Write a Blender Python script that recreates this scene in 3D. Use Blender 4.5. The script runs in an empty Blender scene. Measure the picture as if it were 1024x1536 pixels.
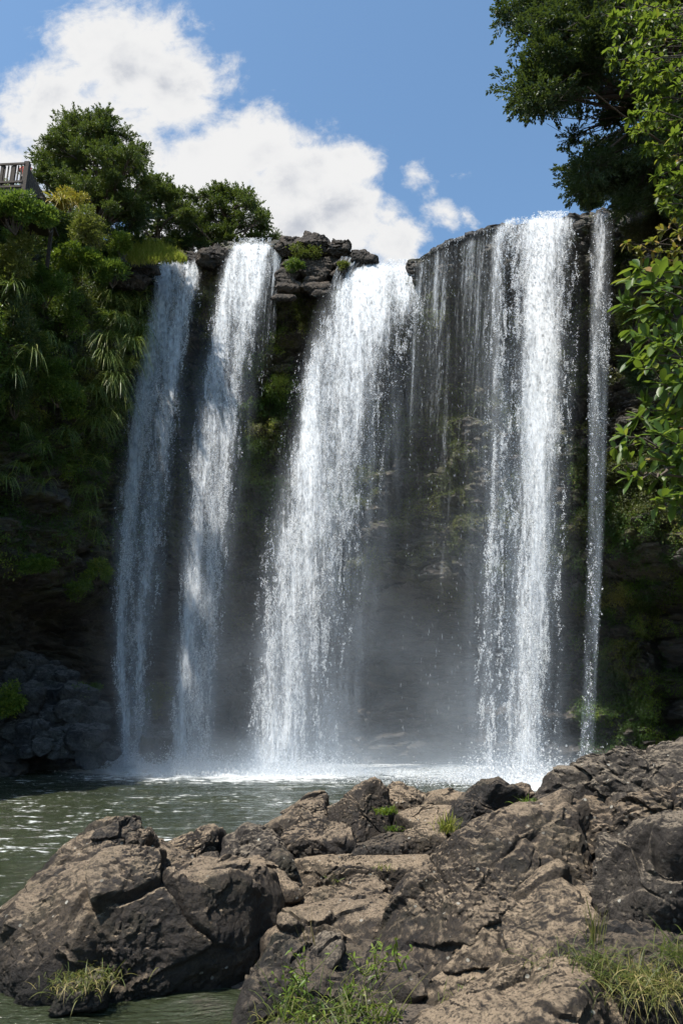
import bpy, math, random
import numpy as np
from mathutils import Vector

RNG = np.random.default_rng(7)
random.seed(7)
SC = bpy.context.scene
COL = SC.collection

# ------------------------------------------------------------------ camera
H = 2.3                                  # eye height above the pool
F = 1109.0                               # focal length in pixels of the 1024x1536 photograph
PITCH = math.atan(315.0 / F)
CP, SP = math.cos(PITCH), math.sin(PITCH)
EYE = np.array([0.0, 0.0, H])
FWD = np.array([0, CP, SP]); UPV = np.array([0, -SP, CP]); RGT = np.array([1.0, 0, 0])

cd = bpy.data.cameras.new('camera'); cam = bpy.data.objects.new('camera', cd); COL.objects.link(cam)
cam.location = EYE; cam.rotation_euler = (math.pi / 2 + PITCH, 0, 0)
cd.sensor_fit = 'VERTICAL'; cd.sensor_height = 36.0; cd.lens = 36.0 * F / 1536.0
cd.clip_start = 0.1; cd.clip_end = 2000
SC.camera = cam


def ray(px, py):
    a = (np.asarray(px, float) - 512) / F; b = (768 - np.asarray(py, float)) / F
    return FWD + a[..., None] * RGT + b[..., None] * UPV


def at(px, py, Y):
    d = ray(px, py)
    return EYE + d * (np.asarray(Y, float) / d[..., 1])[..., None]


def project(P):
    q = P - EYE
    z = q @ FWD
    return 512 + F * (q @ RGT) / z, 768 - F * (q @ UPV) / z, z


def nrm(v):
    return v / np.maximum(np.linalg.norm(v, axis=-1, keepdims=True), 1e-9)


# ------------------------------------------------------------------ noise
def hsh(ix, iy, iz, seed):
    h = (ix.astype(np.int64) * 374761393 + iy.astype(np.int64) * 668265263 + iz.astype(np.int64) * 2147483647 + seed * 974711) & 0xffffffff
    h = ((h ^ (h >> 13)) * 1274126177) & 0xffffffff
    h = ((h ^ (h >> 16)) * 2246822519) & 0xffffffff
    h = h ^ (h >> 15)
    return (h & 0xffffff) / float(0x1000000)


def vnoise(p, seed=0):
    p = np.asarray(p, float); i = np.floor(p).astype(np.int64); f = p - i
    f = f * f * f * (f * (f * 6 - 15) + 10)
    out = 0
    for dx in (0, 1):
        wx = f[:, 0] if dx else 1 - f[:, 0]
        for dy in (0, 1):
            wy = f[:, 1] if dy else 1 - f[:, 1]
            for dz in (0, 1):
                wz = f[:, 2] if dz else 1 - f[:, 2]
                out = out + wx * wy * wz * hsh(i[:, 0] + dx, i[:, 1] + dy, i[:, 2] + dz, seed)
    return out * 2 - 1


def fbm(p, octv=4, seed=0, gain=0.5):
    p = np.asarray(p, float); a, s, n = 1.0, 0, 0
    for k in range(octv):
        s = s + a * vnoise(p * (2.03 ** k) + 17.3 * k, seed + k); n += a; a *= gain
    return s / n


def ridged(p, octv=4, seed=0):
    p = np.asarray(p, float); a, s, n = 1.0, 0, 0
    for k in range(octv):
        s = s + a * (1 - 2 * np.abs(vnoise(p * (2.1 ** k) + 9.1 * k, seed + k))); n += a; a *= 0.5
    return s / n


def worley(p, seed=0):
    p = np.asarray(p, float); i = np.floor(p).astype(np.int64)
    f1 = np.full(len(p), 9.0); f2 = f1.copy(); cid = np.zeros(len(p))
    for dx in (-1, 0, 1):
        for dy in (-1, 0, 1):
            for dz in (-1, 0, 1):
                c = i + np.array([dx, dy, dz])
                r = [hsh(c[:, 0], c[:, 1], c[:, 2], seed + k) for k in range(3)]
                d = np.sqrt((c[:, 0] + r[0] - p[:, 0]) ** 2 + (c[:, 1] + r[1] - p[:, 1]) ** 2 + (c[:, 2] + r[2] - p[:, 2]) ** 2)
                m = d < f1
                f2 = np.where(m, f1, np.minimum(f2, d)); cid = np.where(m, hsh(c[:, 0], c[:, 1], c[:, 2], seed + 5), cid); f1 = np.where(m, d, f1)
    return f1, f2, cid


def chisel(p, seed=0):
    """chiselled rock: every cell of a jittered lattice is a plane with a tilt of its own, so cells meet in straight breaks"""
    p = np.asarray(p, float); i = np.floor(p).astype(np.int64)
    f1 = np.full(len(p), 9.0); f2 = f1.copy(); val = np.zeros(len(p))
    for dx in (-1, 0, 1):
        for dy in (-1, 0, 1):
            for dz in (-1, 0, 1):
                c = i + np.array([dx, dy, dz])
                dl = np.stack([p[:, a] - c[:, a] - hsh(c[:, 0], c[:, 1], c[:, 2], seed + a) for a in range(3)], 1)
                d = (dl ** 2).sum(1); m = d < f1
                g = np.stack([hsh(c[:, 0], c[:, 1], c[:, 2], seed + 10 + a) * 2 - 1 for a in range(3)], 1)
                v = (dl * g).sum(1) * .9 + .55 * (hsh(c[:, 0], c[:, 1], c[:, 2], seed + 20) - .5)
                f2 = np.where(m, f1, np.minimum(f2, d)); val = np.where(m, v, val); f1 = np.where(m, d, f1)
    e = np.sqrt(f2) - np.sqrt(f1)
    return val * sstep(0, .085, e), e


def sstep(a, b, x):
    t = np.clip((x - a) / (b - a), 0, 1)
    return t * t * (3 - 2 * t)


# ------------------------------------------------------------------ mesh helpers
def build(name, V, Fs, mat, parent=None, smooth=False, attrs=None, uv=None):
    V = np.asarray(V, np.float32)
    if isinstance(Fs, np.ndarray): Fs = [Fs]
    me = bpy.data.meshes.new(name)
    me.vertices.add(len(V)); me.vertices.foreach_set('co', V.ravel())
    tot = np.concatenate([np.full(len(f), f.shape[1], np.int32) for f in Fs])
    idx = np.concatenate([f.ravel() for f in Fs]).astype(np.int32)
    me.loops.add(len(idx)); me.loops.foreach_set('vertex_index', idx)
    me.polygons.add(len(tot))
    st = np.concatenate([[0], np.cumsum(tot)[:-1]]).astype(np.int32)
    me.polygons.foreach_set('loop_start', st)
    me.polygons.foreach_set('use_smooth', np.full(len(tot), smooth))
    me.update(calc_edges=True)
    for k, a in (attrs or {}).items():
        at_ = me.attributes.new(k, 'FLOAT', 'POINT'); at_.data.foreach_set('value', np.asarray(a, np.float32))
    if uv is not None:
        u = me.uv_layers.new(name='uv'); u.data.foreach_set('uv', np.asarray(uv, np.float32)[idx].ravel())
    me.materials.append(mat)
    o = bpy.data.objects.new(name, me); COL.objects.link(o)
    if parent is not None: o.parent = parent; o.matrix_parent_inverse = parent.matrix_world.inverted()
    return o


def tag(o, label=None, cat=None, group=None, kind=None):
    if label: o['label'] = label
    if cat: o['category'] = cat
    if group: o['group'] = group
    if kind: o['kind'] = kind
    return o


def empty(name, loc, label=None, cat=None, group=None):
    o = bpy.data.objects.new(name, None); COL.objects.link(o); o.location = [float(x) for x in loc]
    o.empty_display_size = 0.2
    bpy.context.view_layer.update()
    return tag(o, label, cat, group)


def grid_faces(n, m):
    a = np.arange(n * m).reshape(n, m)
    return np.stack([a[:-1, :-1], a[1:, :-1], a[1:, 1:], a[:-1, 1:]], -1).reshape(-1, 4)


def tubes(paths, sides=7):
    """paths: list of (points Nx3, radii N) -> one vertex/face set"""
    VV, FF, off = [], [], 0
    for P, R in paths:
        P = np.asarray(P, float); R = np.asarray(R, float)
        T = nrm(np.gradient(P, axis=0))
        ref = np.array([0, 0, 1.0]) if abs(T[0, 2]) < 0.9 else np.array([1.0, 0, 0])
        A = nrm(np.cross(T, ref)); B = np.cross(T, A)
        th = np.linspace(0, 2 * np.pi, sides, endpoint=False)
        ring = P[:, None] + R[:, None, None] * (np.cos(th)[None, :, None] * A[:, None] + np.sin(th)[None, :, None] * B[:, None])
        n = len(P); VV.append(ring.reshape(-1, 3))
        a = np.arange(n * sides).reshape(n, sides) + off
        FF.append(np.stack([a[:-1], np.roll(a[:-1], -1, 1), np.roll(a[1:], -1, 1), a[1:]], -1).reshape(-1, 4))
        off += n * sides
    return np.concatenate(VV), np.concatenate(FF)


def boxes(items):
    """items: list of (center, half sizes, rotation matrix 3x3 or None)"""
    c = np.array([[x, y, z] for x in (-1, 1) for y in (-1, 1) for z in (-1, 1)], float)
    f = np.array([[0, 1, 3, 2], [4, 6, 7, 5], [0, 4, 5, 1], [2, 3, 7, 6], [0, 2, 6, 4], [1, 5, 7, 3]])
    VV, FF = [], []
    for k, (p, h, R) in enumerate(items):
        v = c * np.asarray(h)
        if R is not None: v = v @ np.asarray(R).T
        VV.append(v + np.asarray(p)); FF.append(f + 8 * k)
    return np.concatenate(VV), np.concatenate(FF)


def leaf_geo(P, D, N, L, W, v, prof=((0, .04), (.45, .5), (1, .02)), fold=.25, droop=.0):
    """strip leaves: three vertices (edge, midrib, edge) per station"""
    n = len(P); k = len(prof)
    D = nrm(D); S = nrm(np.cross(D, N)); N = np.cross(S, D)
    L = np.broadcast_to(L, n)[:, None]; W = np.broadcast_to(W, n)[:, None]; dr = np.broadcast_to(droop, n)[:, None]
    out = np.zeros((n, k, 3, 3))
    for j, (t, w) in enumerate(prof):
        c = P + D * L * t - np.array([0, 0, 1.0]) * L * dr * t * t
        out[:, j, 0] = c - S * W * w + N * W * w * fold
        out[:, j, 1] = c
        out[:, j, 2] = c + S * W * w + N * W * w * fold
    base = (np.arange(n) * k * 3)[:, None]
    f = []
    for j in range(k - 1):
        for s in (0, 1):
            f.append([j * 3 + s, j * 3 + s + 1, (j + 1) * 3 + s + 1, (j + 1) * 3 + s])
    f = np.array(f)
    Fc = (base[:, :, None] + f[None]).reshape(-1, 4)
    return out.reshape(-1, 3), Fc, np.repeat(np.broadcast_to(v, n), k * 3)


def diamond_geo(P, D, N, L, W, v, fold=.2):
    n = len(P); D = nrm(D); S = nrm(np.cross(D, N)); N = np.cross(S, D)
    L = np.broadcast_to(L, n)[:, None]; W = np.broadcast_to(W, n)[:, None]
    out = np.stack([P, P + D * L * .45 - S * W * .5 + N * W * fold, P + D * L, P + D * L * .45 + S * W * .5 + N * W * fold], 1)
    return out.reshape(-1, 3), np.arange(4 * n).reshape(n, 4), np.repeat(np.broadcast_to(v, n), 4)


def blade_geo(P, D, L, W, v, droop, k=5, taper=1.0):
    n = len(P); D = nrm(D)
    S = nrm(np.cross(D, np.array([0, 0, 1.0])) + RNG.normal(0, .25, (n, 3)))
    L = np.broadcast_to(L, n)[:, None]; W = np.broadcast_to(W, n)[:, None]; dr = np.broadcast_to(droop, n)[:, None]
    out = np.zeros((n, k, 2, 3))
    for j in range(k):
        t = j / (k - 1)
        c = P + D * L * t - np.array([0, 0, 1.0]) * L * dr * t * t
        w = W * max(.04, (1 - t ** 2) ** .7) * (.6 + .4 * min(1, t * 4)) * .5
        out[:, j, 0] = c - S * w; out[:, j, 1] = c + S * w
    f = np.array([[2 * j, 2 * j + 1, 2 * j + 3, 2 * j + 2] for j in range(k - 1)])
    Fc = ((np.arange(n) * 2 * k)[:, None, None] + f[None]).reshape(-1, 4)
    return out.reshape(-1, 3), Fc, np.repeat(np.broadcast_to(v, n), 2 * k)


def join_geo(parts):
    VV, FF, AA, off = [], [], [], 0
    for V, Fc, a in parts:
        VV.append(V); FF.append(Fc + off); AA.append(a); off += len(V)
    return np.concatenate(VV), np.concatenate(FF), np.concatenate(AA)


def rdir(n):
    return nrm(RNG.normal(size=(n, 3)))


# ------------------------------------------------------------------ materials
class NT:
    def __init__(s, name, world=None):
        if world is None:
            s.m = bpy.data.materials.new(name); s.m.use_nodes = True
        else: s.m = world
        s.t = s.m.node_tree; s.t.nodes.clear()

    def n(s, typ, ins=None, **kw):
        nd = s.t.nodes.new(typ)
        for k, v in kw.items(): setattr(nd, k, v)
        for k, v in (ins or {}).items():
            sk = nd.inputs[k]
            if isinstance(v, bpy.types.NodeSocket): s.t.links.new(v, sk)
            elif isinstance(v, bpy.types.Node): s.t.links.new(v.outputs[0], sk)
            else: sk.default_value = v
        return nd

    def math(s, op, a, b=0.0, c=0.0, clamp=False):
        nd = s.n('ShaderNodeMath', {0: a, 1: b, 2: c}, operation=op); nd.use_clamp = clamp
        return nd.outputs[0]

    def vmath(s, op, a, b=(0, 0, 0)):
        nd = s.n('ShaderNodeVectorMath', {0: a, 1: b}, operation=op)
        return nd.outputs[1] if op in ('LENGTH', 'DOT_PRODUCT', 'DISTANCE') else nd.outputs[0]

    def noise(s, vec, scale, detail=5, rough=.55, dist=0.0):
        return s.n('ShaderNodeTexNoise', {'Vector': vec, 'Scale': scale, 'Detail': detail, 'Roughness': rough, 'Distortion': dist}).outputs[0]

    def ramp(s, fac, stops, interp='LINEAR'):
        nd = s.n('ShaderNodeValToRGB', {0: fac}); cr = nd.color_ramp; cr.interpolation = interp
        while len(cr.elements) < len(stops): cr.elements.new(.5)
        for e, (p, c) in zip(cr.elements, stops):
            e.position = p; e.color = (*c, 1) if len(c) == 3 else c
        return nd.outputs[0]

    def mr(s, x, a, b, c=0.0, d=1.0, smooth=True):
        nd = s.n('ShaderNodeMapRange', {0: x, 1: a, 2: b, 3: c, 4: d}, interpolation_type='SMOOTHSTEP' if smooth else 'LINEAR')
        return nd.outputs[0]

    def mix(s, f, a, b):
        nd = s.n('ShaderNodeMix', data_type='RGBA')
        for i, v in ((0, f), (6, a), (7, b)):
            if isinstance(v, bpy.types.NodeSocket): s.t.links.new(v, nd.inputs[i])
            else: nd.inputs[i].default_value = v if not isinstance(v, tuple) or len(v) == 4 else (*v, 1)
        return nd.outputs[2]

    def out(s, surf=None, vol=None):
        o = s.n('ShaderNodeOutputMaterial')
        if surf is not None: s.t.links.new(surf.outputs[0] if isinstance(surf, bpy.types.Node) else surf, o.inputs['Surface'])
        if vol is not None: s.t.links.new(vol.outputs[0], o.inputs['Volume'])
        return s.m


def pos(t): return t.n('ShaderNodeNewGeometry').outputs['Position']


def m_leaf(name, stops, rough=.45, trans=.35, spec=.4):
    t = NT(name)
    a = t.n('ShaderNodeAttribute', attribute_name='v').outputs['Fac']
    nz = t.noise(pos(t), 9, 3)
    f = t.math('ADD', a, t.math('MULTIPLY', t.math('SUBTRACT', nz, .5), .25), clamp=True)
    c = t.ramp(f, stops)
    p = t.n('ShaderNodeBsdfPrincipled', {'Base Color': c, 'Roughness': rough, 'Specular IOR Level': spec})
    tr = t.n('ShaderNodeBsdfTranslucent', {'Color': t.mix(.5, c, (.22, .30, .03))})
    return t.out(t.n('ShaderNodeMixShader', {0: trans, 1: p, 2: tr}))


def m_rock(name, dark=(.022, .018, .016), mid=(.085, .066, .053), tan=(.29, .235, .175), topw=1.0, lichen=1.0, bump=1.0, moss=.0, sc=1.0, wet=0.0):
    t = NT(name); P = pos(t); g = t.n('ShaderNodeNewGeometry')
    n1 = t.noise(P, 1.3 * sc, 8, .62, .4); n2 = t.noise(P, 9 * sc, 9, .72, .6); n3 = t.noise(P, 30 * sc, 5, .6)
    f = t.math('ADD', t.math('MULTIPLY', n1, .55), t.math('MULTIPLY', n2, .45))
    base = t.ramp(f, [(.42, dark), (.58, mid), (.72, tuple(.55 * a + .45 * b for a, b in zip(mid, tan))), (.82, tan)])
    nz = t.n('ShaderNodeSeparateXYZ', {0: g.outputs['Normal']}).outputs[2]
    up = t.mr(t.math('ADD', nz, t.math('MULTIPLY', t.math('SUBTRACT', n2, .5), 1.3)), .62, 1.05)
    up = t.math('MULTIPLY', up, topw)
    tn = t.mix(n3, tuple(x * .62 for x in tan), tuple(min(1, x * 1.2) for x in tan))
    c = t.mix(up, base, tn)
    # pale worn edges
    pt = t.n('ShaderNodeNewGeometry').outputs['Pointiness']
    if sc == 1.0:
        c = t.mix(t.mr(pt, .53, .60, 0, .55), c, tan)
    spk = t.noise(P, 46 * sc, 6, .7)
    c = t.mix(t.mr(spk, .50, .40, 0, .8), c, dark)
    c = t.mix(t.mr(spk, .62, .74, 0, .45), c, tuple(min(1, x * 1.25) for x in tan))
    # lichen spots
    vo = t.n('ShaderNodeTexVoronoi', {'Vector': P, 'Scale': 9 * sc, 'Randomness': 1.0}, feature='F1')
    sp = t.math('LESS_THAN', t.math('ADD', vo.outputs['Distance'], t.math('MULTIPLY', n3, .18)), .235)
    sel = t.math('GREATER_THAN', t.n('ShaderNodeSeparateColor', {0: vo.outputs['Color']}).outputs[0], .62)
    lm = t.math('MULTIPLY', t.math('MULTIPLY', sp, sel), t.mr(n1, .42, .6, 0, .75 * lichen))
    c = t.mix(lm, c, (.44, .42, .36))
    if moss > 0:
        mz = t.noise(P, 2.2 * sc, 6, .65)
        c = t.mix(t.mr(mz, .52, .66, 0, moss), c, (.035, .042, .010))
    if wet > 0:
        hz = t.n('ShaderNodeSeparateXYZ', {0: P}).outputs[2]
        wf = t.mr(t.math('ADD', hz, t.math('MULTIPLY', n1, .3)), .42, .16, 0, wet)
        c = t.mix(wf, c, (.012, .011, .009))
    b1 = t.n('ShaderNodeBump', {'Height': n2, 'Strength': .8 * bump, 'Distance': .10 / sc})
    pit = t.n('ShaderNodeTexVoronoi', {'Vector': P, 'Scale': 14 * sc}, feature='F1').outputs['Distance']
    b2 = t.n('ShaderNodeBump', {'Height': t.math('ADD', n3, t.math('MULTIPLY', pit, .8)), 'Strength': .75 * bump, 'Distance': .035 / sc, 'Normal': b1.outputs[0]})
    return t.out(t.n('ShaderNodeBsdfPrincipled', {'Base Color': c, 'Roughness': .82 if not wet else .7, 'Normal': b2.outputs[0], 'Specular IOR Level': .3}))


def m_plain(name, c1, c2, scale=8, rough=.8, bump=.3):
    t = NT(name); P = pos(t); n = t.noise(P, scale, 6, .6)
    b = t.n('ShaderNodeBump', {'Height': n, 'Strength': bump, 'Distance': .03})
    return t.out(t.n('ShaderNodeBsdfPrincipled', {'Base Color': t.mix(n, c1, c2), 'Roughness': rough, 'Normal': b.outputs[0]}))

# ------------------------------------------------------------------ sky, clouds and sun
SUN_EL, SUN_AZ = math.radians(63), math.radians(-132)     # azimuth measured from +Y towards +X
w = bpy.data.worlds.new('World'); SC.world = w; w.use_nodes = True
t = NT('sky', w)
d = t.n('ShaderNodeTexCoord').outputs['Generated']
sx = t.n('ShaderNodeSeparateXYZ', {0: d})
yy = t.math('MAXIMUM', sx.outputs[1], .12)
u = t.math('DIVIDE', sx.outputs[0], yy); v_ = t.math('DIVIDE', sx.outputs[2], yy)
uv = t.n('ShaderNodeCombineXYZ', {0: u, 1: v_, 2: 0.0}).outputs[0]
CL = [(175, 95, 140, 1), (85, 150, 95, .85), (20, 175, 60, .6), (250, 125, 100, 1), (150, 230, 150, .85), (10, 250, 120, .5), (330, 330, 150, 1),
      (300, 245, 100, .95), (385, 225, 85, 1), (445, 270, 105, 1), (505, 255, 62, .9), (520, 330, 75, 1), (590, 375, 48, 1), (440, 360, 120, 1),
      (625, 262, 38, .55), (660, 325, 42, .6), (690, 330, 26, .55), (700, 260, 24, .4), (640, 290, 26, .4)]
wn = t.n('ShaderNodeTexNoise', {'Vector': uv, 'Scale': 5.0, 'Detail': 8, 'Roughness': .62})
warp = t.n('ShaderNodeVectorMath', {0: wn.outputs['Color'], 1: (.5, .5, .5)}, operation='SUBTRACT')
uw = t.n('ShaderNodeVectorMath', {0: warp, 1: (.17, .14, 0), 2: uv}, operation='MULTIPLY_ADD').outputs[0]
den = None
for px, py, r, wt in CL:
    dd = ray(px, py); c = (dd[0] / dd[1], dd[2] / dd[1], 0)
    rr = r / F * 1.25 / (dd[1])
    dist = t.vmath('DISTANCE', uw, c)
    b = t.math('MULTIPLY', t.math('SUBTRACT', 1.0, t.math('DIVIDE', dist, rr)), wt)
    den = b if den is None else t.n('ShaderNodeMath', {0: den, 1: b, 2: .12}, operation='SMOOTH_MAX').outputs[0]
n1 = t.noise(uv, 9, 10, .64, .5)
n2 = t.noise(uv, 28, 8, .62, .3)
den2 = t.math('ADD', t.math('ADD', den, t.math('MULTIPLY', t.math('SUBTRACT', n1, .5), 1.1)), t.math('MULTIPLY', t.math('SUBTRACT', n2, .5), .55))
alpha = t.mr(den2, .10, .55)
# grey bellies: density sampled towards the sun side gives thickness
uo = t.vmath('ADD', uv, (-.03, .045, 0))
lit = t.math('ADD', .5, t.math('MULTIPLY', t.math('SUBTRACT', t.noise(uv, 4.5, 4, .5, .3), t.noise(uo, 4.5, 4, .5, .3)), 2.0))
thick = t.mr(den2, .35, 1.15)
shade = t.math('SUBTRACT', 1.0, t.math('MULTIPLY', thick, t.mr(lit, .80, .25, 0, .30)))
ccol = t.mix(t.mr(shade, .55, 1.0), (.42, .47, .58), (1.0, 1.0, 1.0))
cem = t.n('ShaderNodeBackground', {'Color': ccol, 'Strength': .53})
sky = t.n('ShaderNodeTexSky', sky_type='NISHITA', sun_disc=False, sun_elevation=SUN_EL, sun_rotation=SUN_AZ, altitude=0, air_density=1.0, dust_density=.6, ozone_density=2.2)
tint = t.vmath('MULTIPLY', sky.outputs[0], (.93, 1.05, 1.02))
skyb = t.n('ShaderNodeBackground', {'Color': tint, 'Strength': .128})
ms = t.n('ShaderNodeMixShader', {0: alpha, 1: skyb, 2: cem})
wo = t.n('ShaderNodeOutputWorld'); t.t.links.new(ms.outputs[0], wo.inputs[0])

ld = bpy.data.lights.new('sun', 'SUN'); ld.energy = 4.8; ld.angle = math.radians(.53); ld.color = (1, .948, .87)
lo = bpy.data.objects.new('sun', ld); COL.objects.link(lo)
sd = Vector((math.sin(SUN_AZ) * math.cos(SUN_EL), math.cos(SUN_AZ) * math.cos(SUN_EL), math.sin(SUN_EL)))
lo.rotation_euler = sd.to_track_quat('Z', 'Y').to_euler(); lo.location = (-20, 10, 60)

SC.render.engine = 'CYCLES'
cy = SC.cycles
cy.use_denoising = True; cy.use_adaptive_sampling = True; cy.adaptive_threshold = .025; cy.max_bounces = 6; cy.diffuse_bounces = 3; cy.glossy_bounces = 3; cy.transmission_bounces = 3
cy.transparent_max_bounces = 24; cy.volume_bounces = 1
cy.volume_step_rate = 3.0; cy.volume_max_steps = 64
SC.view_settings.view_transform = 'Standard'; SC.view_settings.look = 'None'; SC.view_settings.exposure = 0.74
# ------------------------------------------------------------------ cliff: one curved wall round the pool
def catmull(P, n):
    P = np.asarray(P, float); Q = np.vstack([2 * P[0] - P[1], P, 2 * P[-1] - P[-2]])
    seg = np.linalg.norm(np.diff(P[:, :2], axis=0), axis=1); cum = np.concatenate([[0], np.cumsum(seg)])
    s = np.linspace(0, cum[-1], n); k = np.clip(np.searchsorted(cum, s, side='right') - 1, 0, len(P) - 2)
    tt = ((s - cum[k]) / seg[k])[:, None]
    a, b, c, e = Q[k], Q[k + 1], Q[k + 2], Q[k + 3]
    return .5 * (2 * b + (c - a) * tt + (2 * a - 5 * b + 4 * c - e) * tt ** 2 + (3 * b - a - 3 * c + e) * tt ** 3), s


RIM_PX = [(0, 318, 28.5), (55, 325, 31), (115, 345, 34.5), (185, 388, 39), (240, 392, 41), (300, 388, 41.2), (335, 366, 41), (412, 362, 40.6),
          (440, 368, 40), (480, 366, 39.6), (525, 378, 39.2), (560, 396, 39), (600, 396, 38.4), (630, 384, 37.6), (665, 364, 36.8), (700, 350, 36), (760, 336, 34.8),
          (860, 322, 33), (900, 314, 32.2), (930, 308, 31.2)]
RIM = [(-21, 4, 22), (-18.5, 14, 23), (-16.6, 22, 23.6)] + [tuple(at(*p)) for p in RIM_PX] + [(14.4, 27.5, 26.5), (14.3, 23, 26.5), (15.2, 18, 26), (17.5, 11, 25), (20, 4, 24)]
NS, NZ, NT_ = 800, 320, 40
rimc, ss = catmull(RIM, NS)
rimc[:, 2] += 2.3 * sstep(-11.8, -13.2, rimc[:, 0]) * sstep(10, 20, rimc[:, 1])
tan = nrm(np.gradient(rimc[:, :2], axis=0)); inn = np.stack([-tan[:, 1], tan[:, 0]], 1)     # outward from the pool (behind the wall)
zz = np.linspace(0, 1, NZ)
Z0 = -1.5
G = np.zeros((NS, NZ, 3))
G[:, :, 2] = Z0 + (rimc[:, None, 2] - Z0) * zz[None]
zabs = G[:, :, 2]
back = np.zeros((NS, NZ))
cen = sstep(-12.5, -9, rimc[:, 0]) * (rimc[:, 1] > 30)      # the recessed middle wall behind the falls
left = (rimc[:, 0] < -9) * 1.0
depth_below = (rimc[:, None, 2] - zabs)
back += cen[:, None] * (2.6 * sstep(0.5, 7, depth_below) + 3.4 * sstep(10.5, 7.6, zabs))
cave = sstep(9.3, 7.6, zabs) * (1 - sstep(3.2, 0.0, zabs) * .75)
back += left[:, None] * (3.6 * cave + .8 * sstep(2, 12, depth_below))
rgt = (rimc[:, 0] > 12.5) * 1.0
back += rgt[:, None] * (1.0 * sstep(9, 6, zabs))
bank_l = sstep(-11.8, -13.2, rimc[:, 0]) * sstep(10, 20, rimc[:, 1])
back += bank_l[:, None] * (3.4 * sstep(9.5, 0, depth_below) - .8)
P0 = G.copy(); P0[:, :, 0] = rimc[:, None, 0]; P0[:, :, 1] = rimc[:, None, 1]
q = P0.reshape(-1, 3)
f1, f2, cid = worley(q * np.array([.55, .55, .9]) + .25 * fbm(q * .8, 2, 3)[:, None], 11)
g1, g2, gid = worley(q * np.array([1.3, 1.3, 2.6]) + .3 * fbm(q * 1.1, 2, 6)[:, None], 21)
strat = fbm(np.stack([q[:, 0] * .12, q[:, 1] * .12, q[:, 2] * 1.5], 1), 3, 41)
dsp = 1.1 * fbm(q * .16, 3, 31) + .9 * (cid - .5) + .38 * (gid - .5) + .55 * strat + .35 * ridged(q * .7, 4, 51)
dsp += -.35 * sstep(.12, 0, f2 - f1) * -1
fa, fe = chisel(q * np.array([.8, .8, 1.1]), 61); fb, fe2 = chisel(q * np.array([2.0, 2.0, 3.4]), 71)
dsp += .55 * fa + .22 * fb + .10 * sstep(.08, 0, fe) + .10 * ridged(q * 2.6, 3, 58)
dsp = dsp.reshape(NS, NZ)
topfade = .35 + .65 * sstep(0, 2.0, depth_below)
back += dsp * topfade
G[:, :, :2] = P0[:, :, :2] + inn[:, None] * back[:, :, None]
G[:, :, 2] += .22 * fbm(q * .9, 2, 77).reshape(NS, NZ) * sstep(1, 0, zz)[None]
rim_noise = .28 * fbm(np.stack([ss * 1.1, ss * 0, ss * 0], 1), 4, 5)
G[:, -1, 2] += rim_noise
# plateau behind the rim
tt = np.linspace(0, 1, NT_ + 1)[1:] ** 1.6 * 26
TOP = np.zeros((NS, NT_, 3))
TOP[:, :, :2] = G[:, -1, None, :2] + inn[:, None] * tt[None, :, None]
hill = sstep(-10.5, -13.5, rimc[:, 0])
TOP[:, :, 2] = G[:, -1, None, 2] + (hill[:, None] * .42 * np.minimum(tt, 9)[None] - .02 * tt[None]) + .25 * fbm(TOP.reshape(-1, 3) * .5, 3, 9).reshape(NS, NT_)
CG = np.concatenate([G, TOP], 1)

t = NT('cliff_rock'); P = pos(t); g = t.n('ShaderNodeNewGeometry')
sq = t.n('ShaderNodeMapping', {'Vector': P, 'Scale': (1, 1, 2.4)}).outputs[0]
n1 = t.noise(sq, .5, 8, .62, .5); n2 = t.noise(sq, 2.4, 8, .65, .6); n3 = t.noise(P, 9, 6, .6)
f = t.math('ADD', t.math('MULTIPLY', n1, .5), t.math('MULTIPLY', n2, .5))
c = t.ramp(f, [(.34, (.018, .017, .017)), (.5, (.062, .055, .048)), (.62, (.12, .10, .082)), (.78, (.15, .122, .098))])
zc = t.n('ShaderNodeSeparateXYZ', {0: P}).outputs[2]
ms_ = t.math('MULTIPLY', t.mr(t.noise(P, .55, 7, .65), .44, .62), t.mr(t.math('ADD', zc, t.math('MULTIPLY', n1, 6)), 6, 16))
ms_ = t.math('MULTIPLY', ms_, t.mr(t.noise(P, 5, 4, .6), .35, .6))
c = t.mix(t.math('MULTIPLY', ms_, .85), c, t.mix(n3, (.040, .052, .012), (.13, .130, .026)))
b1 = t.n('ShaderNodeBump', {'Height': n2, 'Strength': .9, 'Distance': .35})
b2 = t.n('ShaderNodeBump', {'Height': n3, 'Strength': .7, 'Distance': .1, 'Normal': b1.outputs[0]})
M_CLIFF = t.out(t.n('ShaderNodeBsdfPrincipled', {'Base Color': c, 'Roughness': .62, 'Normal': b2.outputs[0], 'Specular IOR Level': .35}))
cliff = build('cliff', CG.reshape(-1, 3), grid_faces(NS, NZ + NT_)[:, ::-1], M_CLIFF, smooth=False)
tag(cliff, 'dark horseshoe rock cliff ringing the pool behind the waterfalls', None, None, 'structure')

# front-most visible point of the cliff for any pixel, for seating plants and rocks on it
GV = G.reshape(-1, 3)
GN = nrm(np.cross(np.gradient(G, axis=1), np.gradient(G, axis=0))).reshape(-1, 3)
mid_ = np.array([0, 22, 12.0])
GN *= np.sign(((mid_ - GV) * GN).sum(1, keepdims=True))
GPX, GPY, GPZ = project(GV)
_bin = {}
for k_ in np.nonzero((GPZ > 1) & (GPX > -150) & (GPX < 1200) & (GPY > -200) & (GPY < 1300))[0]:
    _bin.setdefault((int(GPX[k_] // 10), int(GPY[k_] // 10)), []).append(k_)


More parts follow.
